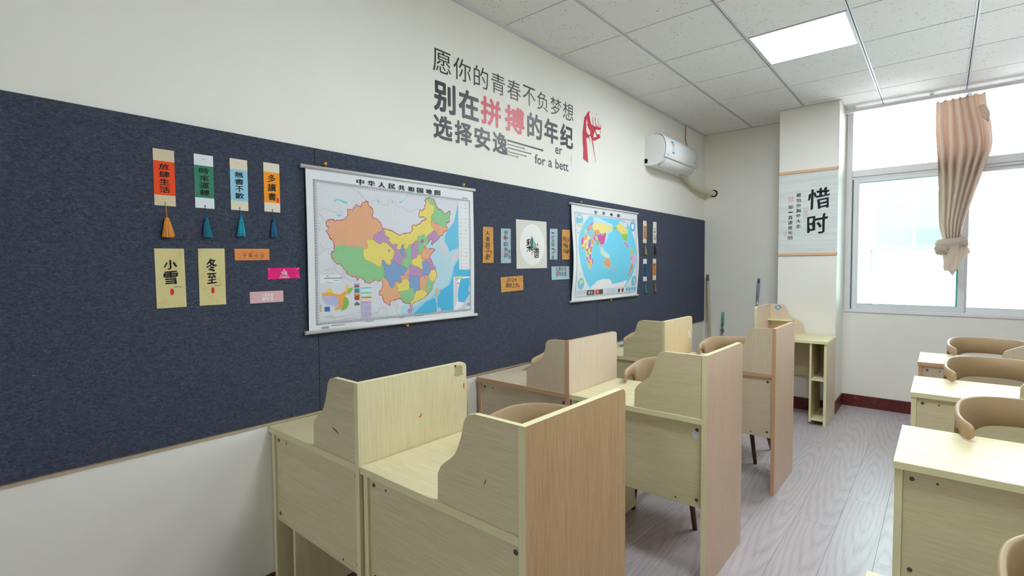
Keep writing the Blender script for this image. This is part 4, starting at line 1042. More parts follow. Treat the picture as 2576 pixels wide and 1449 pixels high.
WORLD = """70d0ee 277,661 452,663 659,663 841,664 895,643 965,582 1015,498 1045,393 1031,306 996,233 954,168 858,85 282,84 217,141 164,200 122,274 97,353 92,420 102,476 139,545 196,605
c9c6cc 828,664 848,665 912,634 889,614 855,631 788,655
c6e2ec 321,657 418,656 512,637 634,614 634,596 536,612 338,616
c6e2ec 749,653 788,655 855,631 889,610 841,601 762,635
bfe0ec 518,529 584,563 634,571 615,552 560,537 530,493 500,455 476,449
bfe0ec 406,429 441,430 476,394 548,359 561,335 488,340 418,363
ecdf8c 332,608 418,619 488,615 584,602 628,586 609,567 548,555 530,529 506,546 476,533 453,520 395,553 332,544 310,578
da70b8 266,587 294,609 332,620 310,598 283,581
e8a070 245,580 305,582 307,565 250,556
90c878 283,565 316,563 310,540 283,547
ecd878 191,542 223,550 218,530 191,524
d878a0 223,556 266,561 261,540 234,545
d878c0 223,584 237,591 241,571 228,567
e89a58 332,550 395,559 412,539 383,517 338,527
b08cd0 332,526 383,517 372,504 338,509
d04aa0 381,511 418,530 447,512 488,526 500,543 518,528 500,498 482,461 453,439 412,453 381,475
90c860 429,530 482,536 476,521 447,514
d85ab0 310,502 338,506 344,465 316,473
e8a050 283,490 310,473 318,450 288,434 275,466
e6a878 266,517 310,521 316,505 272,500
e8d070 344,499 378,499 378,475 347,474
7cc478 349,474 397,476 389,452 366,419 355,445
e89060 401,458 429,447 429,429 409,438
a080c8 424,435 441,436 439,421 427,417
ecdc90 138,475 191,508 223,515 272,483 277,448 294,417 266,373 266,309 255,239 233,257 201,308 191,394 133,410
d85ab0 138,475 159,490 171,490 164,445 138,426 128,438
e8a070 167,490 191,508 223,515 218,481 191,468 170,468
8f7cc8 241,470 272,483 272,431 234,400 228,424
e8a0c0 180,445 212,452 212,429 186,423
90c860 173,425 191,423 196,399 173,405
e07858 133,415 162,416 159,399 135,399
d85aa8 191,400 228,408 228,390 196,385
a8cc68 201,386 241,389 244,352 207,349
a090d0 194,343 223,340 226,303 201,307
d85ab0 237,358 266,364 269,320 241,314
e8c858 212,300 266,294 256,239 235,257
e88050 252,424 294,417 267,371 250,390
e0789a 217,309 244,312 255,294 228,291
d85ab0 283,315 296,322 297,286 284,282
e89c68 459,298 482,321 518,334 530,325 548,332 573,286 567,255 549,244 512,267 477,263
e4e0b0 409,411 435,400 476,352 536,365 554,341 488,343 441,355 412,381
d4a0c8 635,258 648,242 623,221 616,233
90c860 646,598 704,603 704,580 665,565
ecd878 697,600 762,642 841,601 896,582 889,549 775,542 736,564 704,586
8cc468 775,542 892,549 889,513 862,479 789,506
d878b0 802,484 842,473 901,434 883,426 822,459
e4e0e4 841,653 882,636 889,614 855,628
e0a8d8 939,358 983,379 1024,346 1010,306 974,278 946,306 953,332
c4cc60 924,417 973,411 983,377 932,363
ecd060 918,351 946,319 956,285 932,278
e88048 953,281 976,278 939,230 898,182 875,181 925,250 939,286
8f7cc8 922,358 939,329 928,318
eceef0 282,105 372,149 441,162 561,160 598,143 610,118 686,122 764,130 844,141 885,143 858,111 824,86 282,84
6cc4e4 175,621 173,606 166,592 155,581 143,573 128,570 114,572 102,578 91,588 84,601 82,615 84,630 92,643 102,655 114,662 128,666 143,665 155,659 166,649 173,636
e8dc9c 92,599 123,595 170,609 165,586 139,571 108,577
e8e0c0 98,644 134,658 160,643 123,629
58b8e0 1037,622 1035,607 1029,594 1018,583 1005,576 991,573 976,575 964,581 952,590 947,603 944,617 947,631 952,644 963,655 976,663 990,665 1004,664 1017,659 1029,649 1034,636
e4ecf0 1014,621 1013,613 1010,606 1005,600 998,596 990,594 983,595 976,598 971,604 968,610 966,618 968,626 970,633 976,639 983,643 990,644 997,643 1004,641 1010,635 1013,629
6cc4e4 179,131 177,117 170,104 161,94 148,89 135,87 121,90 109,96 99,107 93,119 91,134 93,148 100,160 109,170 121,176 135,178 148,175 161,169 170,158 177,145
d8d8a0 112,156 148,166 169,148 143,132 122,116
6cc4e4 1051,132 1048,118 1043,105 1031,95 1018,88 1004,87 990,89 977,96 965,107 960,120 957,135 960,149 965,161 976,172 989,178 1003,180 1018,178 1031,171 1042,160 1048,147
e0dca8 989,167 1018,146 1032,106 1011,120
d2d4d8 76,82 217,80 217,43 76,43
4a4a50 228,80 340,79 342,39 229,40
d8404a 355,78 418,78 419,42 356,41
4a4850 409,79 473,78 475,41 410,41
dcdee2 483,78 527,77 528,40 484,41
cfd4da 537,78 604,77 606,41 538,41
b8d0e8 613,77 661,77 662,43 614,42
dcdee2 671,76 712,77 713,44 672,44
4a4248 763,58 762,52 759,48 755,43 750,41 745,40 739,41 734,44 730,49 728,53 726,59 728,65 730,69 734,73 739,76 744,76 750,75 755,73 759,68 762,63
8a4030 827,59 825,53 823,49 819,44 813,42 808,42 803,43 797,45 793,50 791,55 789,60 791,66 793,71 797,75 803,77 808,78 813,77 819,74 823,69 825,65
e0b090 277,59 276,55 275,52 271,49 268,47 264,47 259,48 256,50 253,53 252,56 251,60 252,64 253,68 256,70 259,72 264,73 268,72 271,70 275,67 276,63
d0a090 313,59 313,55 311,52 309,50 306,48 302,47 299,48 296,50 293,53 291,56 291,60 291,63 293,67 296,69 299,71 302,71 306,70 309,68 311,66 313,62
e8b040 408,61 408,58 405,55 403,53 401,52 397,52 394,52 392,54 389,56 387,59 387,62 387,65 389,67 392,69 394,70 397,71 401,70 403,69 405,66 408,64
5cb8e0 903,62 902,57 900,52 896,48 891,45 885,45 880,46 874,49 870,53 869,58 867,63 869,68 870,74 874,77 880,80 885,80 891,79 896,77 900,72 902,67
5cb8e0 952,62 950,57 949,52 945,48 939,45 934,45 928,46 922,49 918,53 917,58 915,63 917,69 918,74 922,78 928,80 933,81 939,80 945,77 949,73 950,67
5cb8e0 1001,64 1000,58 998,53 994,49 989,47 983,46 977,47 971,50 967,54 966,60 964,65 966,70 967,75 971,79 977,82 983,82 988,81 994,78 998,74 1000,69
5cb8e0 1049,64 1047,59 1046,53 1042,49 1036,47 1030,46 1024,47 1018,50 1014,54 1013,60 1011,65 1013,70 1014,76 1018,80 1024,82 1030,83 1036,82 1041,79 1046,75 1047,69"""
def parse(txt):
    for ln in txt.split('\n'):
        c, rest = ln.split(' ', 1)
        yield c, [tuple(float(v) / 1000 for v in p.split(',')) for p in rest.split()]

class Print:
    """Printed layers of one sheet: coloured flat polygons, each a hair above the last."""
    def __init__(s): s.bm = bmesh.new(); s.col = s.bm.loops.layers.float_color.new('print'); s.d = 0.0
    def add(s, pts, h, step=0.00001):
        s.d += step
        try: fc = s.bm.faces.new([s.bm.verts.new((s.d, a, b)) for a, b in pts])
        except ValueError: return
        fc.normal_update()
        if fc.normal.x < 0: fc.normal_flip()
        c = h if isinstance(h, tuple) else lin(h)
        for lp in fc.loops: lp[s.col] = c
    def stroke(s, pts, wd, h):
        s.d += 0.00001
        c = lin(h)
        n = len(pts)
        for i in range(n - 1):
            (ax, ay), (bx_, by) = pts[i], pts[i + 1]; L = math.hypot(bx_ - ax, by - ay) or 1e-6
            tx, ty = (bx_ - ax) / L * wd * 0.4, (by - ay) / L * wd * 0.4; nx, ny = -(by - ay) / L * wd / 2, (bx_ - ax) / L * wd / 2
            fc = s.bm.faces.new([s.bm.verts.new((s.d, *q_)) for q_ in ((ax - tx + nx, ay - ty + ny), (bx_ + tx + nx, by + ty + ny), (bx_ + tx - nx, by + ty - ny), (ax - tx - nx, ay - ty - ny))])
            fc.normal_update()
            if fc.normal.x < 0: fc.normal_flip()
            for lp in fc.loops: lp[s.col] = c
    def text(s, ch, a0, b0, a1, b1, h, weight=0.0):
        s.d += 0.00001
        k = len(s.bm.faces); pl = Plane((0, 0, 0), (0, 1, 0), (0, 0, 1), (1, 0, 0))
        letter(s.bm, pl, ch, a0, b0, a1, b1, s.d, weight=weight, song=True); s.d += 0.00005
        s.bm.faces.ensure_lookup_table(); c = lin(h)
        for fc in s.bm.faces[k:]:
            for lp in fc.loops: lp[s.col] = c

def jag(pts, amp, seed):
    """Break long straight edges of a traced outline into a slightly ragged coast or border."""
    out = []; n = len(pts)
    for i in range(n):
        (ax, ay), (bx_, by) = pts[i], pts[(i + 1) % n]; L = math.hypot(bx_ - ax, by - ay)
        out.append((ax, ay)); k = int(L / 0.008)
        for j in range(1, k + 1):
            f_ = j / (k + 1); x, y = ax + (bx_ - ax) * f_, ay + (by - ay) * f_
            out.append((x + amp * noise.noise((x * 160, y * 160, seed)), y + amp * noise.noise((x * 160, y * 160, seed + 9))))
    return out

def hanging_map(name, label, y0, z0, sheet, rods, border, draw, bow, pins, zc):
    """SHEET corners, ROD ends and print in metres; local origin at (y0, z0); BOW(z) is how far the sheet bellies off the board."""
    t = thing(name, label, 'map', (BX, y0, z0), 0, 'rolled wall maps on the pin board')
    (sa, sb), (s0, s1) = sheet
    def bend(bm):
        zs = sorted(v.co.z for v in bm.verts); lo, hi = s0, s1
        for k in range(1, 12):
            bmesh.ops.bisect_plane(bm, geom=bm.verts[:] + bm.edges[:] + bm.faces[:], plane_co=(0, 0, lo + (hi - lo) * k / 12), plane_no=(0, 0, 1))
        nodes = [bow(k / 12) for k in range(13)]                        # straight between the cuts, so that all layers stay parallel
        for v in bm.verts:
            f_ = min(0.99999, max(0.0, (v.co.z - lo) / (hi - lo))) * 12; k = int(f_)
            v.co.x += nodes[k] + (nodes[k + 1] - nodes[k]) * (f_ - k)
    bm = bx(0.0, 0.0008, sa, sb, s0, s1); bend(bm); obj('sheet', bm, 'paper', t)
    p = Print(); p.d = 0.0010
    draw(p)
    bend(p.bm); obj('printed_map', p.bm, 'print', t)
    for n_, ((ya, za), (yb, zb)) in zip(('top_rod', 'bottom_rod'), rods):
        bm = bmesh.new()
        for k in (0,):
            vs = [(ya, za), (yb, zb)]
        n = 10; ring = []
        for (yy, zz) in vs:
            ring.append([bm.verts.new((0.011 + 0.010 * math.cos(2 * math.pi * q_ / n + 0.3), yy, zz + 0.0085 * math.sin(2 * math.pi * q_ / n + 0.3))) for q_ in range(n)])
        for q_ in range(n): bm.faces.new((ring[0][q_], ring[0][(q_ + 1) % n], ring[1][(q_ + 1) % n], ring[1][q_])).smooth = True
        bm.faces.new(ring[0]); bm.faces.new(ring[1]); bmesh.ops.recalc_face_normals(bm, faces=bm.faces[:])
        o = obj(n_, bm, 'rod', t)
        for yy in (ya, yb):
            bm = bmesh.new(); tube(bm, [(0.011, yy - 0.0015, za if yy == ya else zb), (0.011, yy + 0.0015, za if yy == ya else zb)], 0.0098, 12); obj('end_cap', bm, 'gasket' if name == 'x' else 'rod', o)
    for (py, pz, m) in pins:
        bm = bmesh.new()
        tube(bm, [(0.0008, py, pz), (0.012, py, pz)], 0.0022, 8); tube(bm, [(0.008, py, pz), (0.010, py, pz), (0.018, py, pz)], [0.0035, 0.0075, 0.006], 10)
        tube(bm, [(0.006, py, pz), (0.006, py - 0.010, pz - 0.006 if pz > 0.3 else pz + 0.006)], 0.0030, 8)
        tube(bm, [(0.006, py, pz), (0.008, py + 0.007, pz - 0.013 if pz > 0.3 else pz + 0.013)], 0.0022, 8)
        obj('push_pin', bm, m, t)
    return t

def draw_china(p):
    rnd = random.Random(11)
    for k, (c, pts) in enumerate(parse(CHINA)):
        if c == 'BORDER':
            p.stroke(pts + pts[:1], 0.0085, 'e3b9cd'); p.stroke(pts + pts[:1], 0.0050, 'b5316a'); continue
        if len(pts) > 9 and k > 6: pts = jag(pts, 0.0035, 2.0)
        p.add(pts, c)
        if k > 20 and len(pts) > 20 and c in ('e2aa82', '8fc68e', 'e8d66e', 'b98fbb', '7f9ec9'):
            dk = {'e2aa82': 'bd7c54', '8fc68e': '5f9a62', 'e8d66e': 'b39f3c', 'b98fbb': '8c5f92', '7f9ec9': '556fa0'}[c]
            p.stroke(pts + pts[:1], 0.0011, dk)
    outline = [q_ for c, q_ in parse(CHINA) if c == 'BORDER'][0]
    def pip(y, z):
        r_ = False
        for (ay, az), (by, bz) in zip(outline, outline[1:] + outline[:1]):
            if (az > z) != (bz > z) and y < ay + (z - az) / (bz - az) * (by - ay): r_ = not r_
        return r_
    # place-name specks, rivers
    prov = [(c, pts) for c, pts in parse(CHINA) if c in ('e2aa82', '8fc68e', 'e8d66e', 'b98fbb', '7f9ec9')]
    for k in range(2600):
        y, z = rnd.uniform(0.07, 0.96), rnd.uniform(0.05, 0.65)
        inside = pip(y, z)
        dense = 0.10 if not inside else 1.0 if (y > 0.5 and z < 0.45) else (0.45 if (0.1 < y < 0.95) else 0.3)
        if rnd.random() > dense or (y < 0.47 and z < 0.235) or (y > 0.88): continue
        l_ = rnd.uniform(0.003, 0.007); h_ = rnd.uniform(0.0006, 0.0012); c = rnd.choice(['8c867e', '9a928a', '7a8490', 'a08470'] + (['c07890'] if rnd.random() < 0.3 else []))
        p.add([(y, z), (y + l_, z), (y + l_, z + h_), (y, z + h_)], c, 0.0)
    p.d += 0.0001
    for k in range(9):
        y, z = rnd.uniform(0.55, 0.78), rnd.uniform(0.10, 0.42); path = [(y, z)]
        for q_ in range(8): y += rnd.uniform(-0.004, 0.014); z += rnd.uniform(-0.008, 0.008); path.append((y, z))
        if pip(*path[-1]) and pip(*path[4]): p.stroke(path, 0.0007, '5f84b0')
    # neighbouring borders in grey-violet
    for path in [[(0.245, 0.661), (0.249, 0.649), (0.263, 0.647), (0.284, 0.642), (0.295, 0.623), (0.313, 0.612)], [(0.325, 0.604), (0.34, 0.604), (0.369, 0.616), (0.384, 0.616), (0.409, 0.597), (0.439, 0.595), (0.442, 0.616), (0.454, 0.63), (0.485, 0.617), (0.485, 0.613), (0.505, 0.595), (0.529, 0.597), (0.56, 0.577), (0.592, 0.577), (0.617, 0.593), (0.643, 0.591)], [(0.063, 0.539), (0.084, 0.547), (0.103, 0.553), (0.129, 0.541), (0.154, 0.539), (0.178, 0.533), (0.2, 0.519)], [(0.063, 0.51), (0.081, 0.519), (0.096, 0.505), (0.109, 0.493)], [(0.064, 0.45), (0.08, 0.455), (0.095, 0.459), (0.106, 0.449)], [(0.065, 0.484), (0.075, 0.487), (0.078, 0.477), (0.073, 0.458)], [(0.073, 0.397), (0.083, 0.38), (0.091, 0.37)], [(0.065, 0.343), (0.08, 0.358), (0.108, 0.374), (0.12, 0.37), (0.129, 0.359)], [(0.15, 0.305), (0.137, 0.291), (0.151, 0.268), (0.18, 0.249), (0.203, 0.235), (0.227, 0.221), (0.248, 0.22), (0.261, 0.226)], [(0.339, 0.184), (0.353, 0.201), (0.378, 0.211)], [(0.376, 0.044), (0.37, 0.064), (0.38, 0.083), (0.407, 0.09), (0.424, 0.077), (0.427, 0.06), (0.425, 0.043)], [(0.456, 0.113), (0.463, 0.095), (0.487, 0.085)], [(0.456, 0.117), (0.484, 0.105), (0.491, 0.081), (0.476, 0.067), (0.501, 0.045)]]:
        p.stroke(path, 0.0010, 'a596ad')
    # frame: grey Greek-key band as double lines with ticks
    a0, a1, b0, b1 = 0.055, 1.012, 0.036, 0.672
    for o_, wd, c in ((0.0, 0.0075, 'b4b7ba'), (-0.0040, 0.0008, '74787c'), (0.0040, 0.0008, '74787c'), (0.010, 0.0008, 'a4a8ac')):
        q_ = [(a0 + o_, b0 + o_), (a1 - o_, b0 + o_), (a1 - o_, b1 - o_), (a0 + o_, b1 - o_), (a0 + o_, b0 + o_)]
        p.stroke(q_, wd, c)
    for k in range(150):
        y = a0 + (a1 - a0) * k / 150
        for z in (b0, b1): p.add([(y, z - 0.0028), (y + 0.003, z - 0.0028), (y + 0.003, z + 0.0028), (y, z + 0.0028)], 'd2d4d6' if k % 2 else '8c9094', 0.0)
    for k in range(100):
        z = b0 + (b1 - b0) * k / 100
        for y in (a0, a1): p.add([(y - 0.0028, z), (y + 0.0028, z), (y + 0.0028, z + 0.003), (y - 0.0028, z + 0.003)], 'd2d4d6' if k % 2 else '8c9094', 0.0)
    for i, ch in enumerate('中华人民共和国地图'):
        a = 0.266 + 0.0600 * i
        p.text(ch, a, 0.678, a + 0.042, 0.7075, '1c1e22', 0.13)
    p.text('地理版', 0.954, 0.679, 0.998, 0.689, '7a7e84')
    # legend strip icons, table rows, captions
    cols = ['e08a4a', '5a8ac0', '6ab07a', 'e0c050', 'c86a8a', '4a9aa8']
    for r_ in range(18):
        for k, y in enumerate((0.938, 0.978)):
            z = 0.648 - r_ * 0.0213; c = rnd.choice(cols); s_ = rnd.uniform(0.002, 0.004)
            p.add([(y - s_, z - s_ * 0.8), (y + s_, z - s_), (y + s_ * 0.7, z + s_), (y - s_ * 0.8, z + s_ * 0.7)], c)
            p.add([(y - 0.007, z - 0.009), (y + 0.009, z - 0.009), (y + 0.009, z - 0.0085), (y - 0.007, z - 0.0085)], 'b8bcc2', 0.0)
    for k in range(130):
        y, z = rnd.uniform(0.281, 0.326), rnd.uniform(0.048, 0.114)
        p.add([(y, z), (y + 0.006, z), (y + 0.006, z + 0.0007), (y, z + 0.0007)], 'a298bc', 0.0)
    for k in range(40):
        y, z = rnd.uniform(0.07, 0.36), rnd.uniform(0.045, 0.075); l_ = rnd.uniform(0.006, 0.03)
        p.add([(y, z), (y + l_, z), (y + l_, z + 0.0008), (y, z + 0.0008)], '9aa0a8', 0.0)
    for k in range(26):
        y, z = rnd.uniform(0.078, 0.20), rnd.uniform(0.252, 0.285); l_ = rnd.uniform(0.004, 0.014)
        p.add([(y, z), (y + l_, z), (y + l_, z + 0.001), (y, z + 0.001)], 'a0a6ae' if k % 4 else 'c87a8a', 0.0)
    for (a, b, l_) in ((0.09, 0.237, 0.09), (0.125, 0.021, 0.07), (0.30, 0.024, 0.05), (0.50, 0.026, 0.03), (0.60, 0.028, 0.06), (0.95, 0.030, 0.03)):
        for k in range(int(l_ / 0.006)): p.add([(a + 0.006 * k, b), (a + 0.006 * k + 0.0042, b), (a + 0.006 * k + 0.0042, b + 0.004), (a + 0.006 * k, b + 0.004)], '80858c', 0.0)
    for k in range(14): p.add([(0.076 + 0.0024 * k, 0.012), (0.0772 + 0.0024 * k, 0.012), (0.0772 + 0.0024 * k, 0.022), (0.076 + 0.0024 * k, 0.022)], '6a6e74', 0.0)
    p.text('南海诸岛', 0.976, 0.056, 1.004, 0.063, '55585c')
    p.add([(0.880, 0.040), (0.8815, 0.040), (0.8815, 0.262), (0.880, 0.262)], 'e8ebee')

def draw_world(p):
    rnd = random.Random(5)
    land = [q_ for k, (c, q_) in enumerate(parse(WORLD)) if 5 < k < 62 and len(q_) < 20 and c not in ('eceef0', '6cc4e4', 'c6e2ec', 'bfe0ec')]
    for k, (c, pts) in enumerate(parse(WORLD)):
        if k == 2:
            for q_ in land: p.stroke(q_ + q_[:1], 0.010, 'b4e2f2')
        if k > 0 and len(pts) > 4 and c not in ('6cc4e4', '58b8e0', '5cb8e0', 'e4ecf0'): pts = jag(pts, 0.0016, 3.0)
        p.add(pts, c)
    for k in range(420):
        y, z = rnd.uniform(0.10, 0.98), rnd.uniform(0.16, 0.64)
        l_ = rnd.uniform(0.004, 0.009)
        p.add([(y, z), (y + l_, z), (y + l_, z + 0.001), (y, z + 0.001)], rnd.choice(['d8e8ee', 'b8a890', 'e0eef4', '8fbfd0']), 0.0)
    p.d += 0.0001
    for k in range(60):
        y, z = rnd.uniform(0.58, 0.78), rnd.uniform(0.30, 0.46)
        p.add([(y, z), (y + 0.004, z), (y + 0.003, z + 0.003)], 'd8e4e0', 0.0)
    a0, a1, b0, b1 = 0.063, 1.046, 0.032, 0.675
    for o_, wd, c in ((0.0, 0.0022, '70757a'), (0.007, 0.0010, '9aa0a6')):
        p.stroke([(a0 + o_, b0 + o_), (a1 - o_, b0 + o_), (a1 - o_, b1 - o_), (a0 + o_, b1 - o_), (a0 + o_, b0 + o_)], wd, c)
    for i, ch in enumerate('世界地图'):
        a = 0.343 + 0.1245 * i
        p.text(ch, a, 0.683, a + 0.045, 0.7115, '1f2226', 0.11)
    p.text('地理版', 0.990, 0.682, 1.024, 0.692, '8a8e94')
    for (a, b) in ((0.085, 0.52), (0.10, 0.205), (0.975, 0.50), (0.985, 0.21)): p.add([(a, b), (a + 0.035, b), (a + 0.035, b + 0.004), (a, b + 0.004)], 'a8adb4')
    for k in range(60):
        y, z = rnd.uniform(0.075, 0.22), rnd.uniform(0.050, 0.085)
        p.add([(y, z), (y + 0.010, z), (y + 0.010, z + 0.0012), (y, z + 0.0012)], 'a4a8ae', 0.0)

hanging_map('china_map', 'large hanging map with coloured provinces, titled 中华人民共和国地图', 1.08, 1.12, ((0.016, 1.044), (0.003, 0.728)),
            (((-0.003, 0.727), (1.056, 0.739)), ((0.001, 0.001), (1.064, 0.002))), None, draw_china, lambda s: 0.010 + 0.004 * math.sin(math.pi * s), [(0.109, 0.752, 'brass'), (0.967, 0.761, 'brass'), (0.551, -0.016, 'brass')], 0)
hanging_map('world_map', 'smaller-looking hanging map of the world with a blue oval ocean, titled 世界地图', 3.14, 1.14, ((0.020, 1.086), (0.003, 0.733)),
            (((0.002, 0.736), (1.098, 0.741)), ((0.003, 0.001), (1.104, 0.003))), None, draw_world, lambda s: 0.010 + 0.020 * math.sin(math.pi * s ** 0.8) ** 2, [(0.155, 0.760, 'brass'), (0.878, 0.757, 'gasket'), (0.614, -0.018, 'brass')], 0)

# ---------------------------------------------------------------- calligraphy scroll on the pillar
t = thing('hanging_scroll', 'long paper scroll with brush characters 惜时 and peach wooden rods on the pillar', 'scroll', (0, 5.538, 0))
obj('paper', bx(0.899, 1.388, -0.0035, -0.0020, 1.508, 2.302), 'scroll', t)
for n_, z in (('top_rod', 2.304), ('bottom_rod', 1.510)):
    bm = bmesh.new(); box(bm, 0.889, 1.394, -0.012, 0.0, z - 0.014, z + 0.014, bev=0.004); o = obj(n_, bm, 'peachwood', t)
    for x in (0.896, 1.386):
        bm = bmesh.new(); tube(bm, [(x, -0.0125, z), (x, -0.0115, z)], 0.003, 8); obj('nail', bm, 'screw', o)
SC = Plane((0, 0, 0), (1, 0, 0), (0, 0, 1), (0, -1, 0)); d = 0.0039
for ch, rc, sd in (('惜', (1.148, 1.936, 1.330, 2.132), 2), ('时', (1.146, 1.700, 1.312, 1.890), 5)):
    bm = bmesh.new(); letter(bm, SC, ch, *rc, d, weight=0.03, brush=0.05, seed=sd, lift=0.10); obj('large_character', bm, 'ink', t)
for text, uc, vt in (('最怕你胸怀大志', 1.067, 2.102), ('却一直虚度光阴', 0.998, 1.992)):
    for i, ch in enumerate(text):
        bm = bmesh.new(); column(bm, SC, ch, uc, vt - 0.05 * i, 0.040, 0.05, d, weight=0.035, brush=0.04, lift=0.08); obj('small_character', bm, 'ink', t)
bm = bmesh.new()
def frame_rect(a0, b0, a1, b1, wd, d, mi=0):
    q_ = [(a0, b0), (a1, b0), (a1, b1), (a0, b1)]
    for a, b in zip(q_, q_[1:] + q_[:1]): line(bm, SC, a, b, wd, d, mi)
frame_rect(0.980, 2.030, 1.018, 2.068, 0.0030, d, 0)
for x in (0.990, 0.998, 1.007): line(bm, SC, (x, 2.036), (x, 2.062), 0.002, d, 1)
line(bm, SC, (0.985, 2.048), (1.013, 2.048), 0.002, d, 1)
frame_rect(1.112, 1.858, 1.146, 1.956, 0.002, d, 1); frame_rect(0.944, 1.690, 0.966, 1.728, 0.002, d, 1)
for k in range(8): line(bm, SC, (1.117, 1.866 + 0.0115 * k), (1.141, 1.869 + 0.0115 * k), 0.0018, d, 1)
for x in (1.124, 1.134): line(bm, SC, (x, 1.862), (x, 1.952), 0.0016, d, 1)
for k in range(4): line(bm, SC, (0.947, 1.696 + 0.009 * k), (0.963, 1.698 + 0.009 * k), 0.0018, d, 1)
obj('seal_print', bm, ['seal', 'sealpale'], t)

# ---------------------------------------------------------------- wall air conditioner
ac = thing('air_conditioner', 'white wall-mounted air conditioner near the ceiling in the far left corner', 'air conditioner', (0, 4.424, 2.334))
LW = 0.80
prof = [(0.0, 0.020), (0.0, 0.286), (0.03, 0.290), (0.09, 0.290), (0.140, 0.282), (0.178, 0.255), (0.200, 0.210), (0.207, 0.160), (0.203, 0.110), (0.192, 0.070)]
low = [(0.188, 0.060), (0.172, 0.034), (0.150, 0.016), (0.118, 0.004), (0.112, 0.004), (0.05, 0.0), (0.012, 0.004)]
bm = bmesh.new()
inner = [(x * 0.975, 0.006 + z * 0.97) for x, z in prof + low]
prism(bm, [(y_, z_) for y_, z_ in [(x, z) for x, z in inner]], 'Y', 0.0, LW, 0)
obj('body', bm, 'acwhite', ac)
def skin(name, pts, y0, y1, mat_, th=0.006):
    bm = bmesh.new(); n = len(pts); V = []
    for i, (x, z) in enumerate(pts):
        a, b = pts[max(i - 1, 0)], pts[min(i + 1, n - 1)]; L = math.hypot(b[0] - a[0], b[1] - a[1]); nx, nz = (b[1] - a[1]) / L, -(b[0] - a[0]) / L
        V.append([bm.verts.new((x + nx * o, y, z + nz * o)) for y in (y0, y1) for o in (0, th)])
    for a, b in zip(V, V[1:]):
        for i, j in ((0, 2), (2, 3), (3, 1), (1, 0)): bm.faces.new((a[i], a[j], b[j], b[i])).smooth = True
    bm.faces.new((V[0][0], V[0][1], V[0][3], V[0][2])); bm.faces.new((V[-1][0], V[-1][2], V[-1][3], V[-1][1]))
    bmesh.ops.recalc_face_normals(bm, faces=bm.faces[:])
    return obj(name, bm, mat_, ac)
sm = [(p.x, p.y) for p in smoothpath([(x, z, 0) for x, z in prof[3:]], 5)]
skin('front_panel', sm, 0.001, LW - 0.001, 'acwhite', -0.004)
sl = [(p.x, p.y) for p in smoothpath([(x, z, 0) for x, z in low[:4]], 4)]
skin('air_flap', sl, 0.05, LW - 0.05, 'acwhite', -0.004)
obj('outlet_slot', bx(0.106, 0.117, 0.06, LW - 0.06, 0.0060, 0.0135), 'groove', ac)
bm = bmesh.new(); pts = [(0.0, 0.030), (0.022, 0.030), (0.030, 0.038), (0.030, 0.062), (0.022, 0.072), (0.0, 0.072)]
prism(bm, pts, 'Y', -0.0012, 0.004); obj('pipe_knockout', bm, 'black', ac)
def on_panel(y0, y1, s0, s1, name, m, off=0.0048):
    """a label that follows the curve of the front panel between heights s0..s1"""
    bm = bmesh.new(); V = []
    xz = sorted([(z, x) for x, z in sm])
    for k in range(7):
        z = s0 + (s1 - s0) * k / 6; x = lerp_table(xz, z) + off
        V.append((bm.verts.new((x, y0, z)), bm.verts.new((x, y1, z))))
    for a, b in zip(V, V[1:]): bm.faces.new((a[0], a[1], b[1], b[0]))
    return obj(name, bm, m, ac)
MT['aclabel'] = plain('energy_label_paper', 'e9eef2', 0.4, 0.3); MT['aclabelblue'] = plain('energy_label_blue', '4fa8d4', 0.4, 0.3); MT['aclabelorange'] = plain('energy_label_orange', 'e09a5a', 0.4, 0.3)
on_panel(0.130, 0.190, 0.118, 0.232, 'energy_label', 'aclabel')
on_panel(0.130, 0.190, 0.212, 0.232, 'label_band', 'aclabelblue', 0.0053); on_panel(0.134, 0.190, 0.118, 0.130, 'label_band', 'aclabelblue', 0.0053); on_panel(0.144, 0.156, 0.188, 0.204, 'label_mark', 'aclabelorange', 0.0053); on_panel(0.164, 0.184, 0.186, 0.206, 'label_mark', 'greymark', 0.0053)
on_panel(0.040, 0.072, 0.092, 0.099, 'maker_mark', 'greymark', 0.0052); on_panel(0.700, 0.722, 0.108, 0.124, 'display_mark', 'greymark', 0.0052)
bm = bmesh.new(); tube(bm, smoothpath([(0.075, 0.66, 0.03), (0.065, 0.76, 0.018), (0.055, 0.90, -0.012), (0.050, 1.05, -0.046), (0.055, 1.20, -0.072), (0.072, 1.36, -0.086), (0.100, 1.50, -0.092), (0.112, 1.565, -0.094)], 8), 0.030, 14)
obj('pipe', bm, 'pipe', ac)
bm = bmesh.new(); tube(bm, smoothpath([(0.010, 0.950, 0.585), (0.010, 0.965, 0.50), (0.010, 0.955, 0.43), (0.015, 0.985, 0.36), (0.06, 0.76, 0.275)][:4] + [(0.05, 0.79, 0.284)], 6), 0.0045, 8)
obj('power_cord', bm, 'cord', ac)

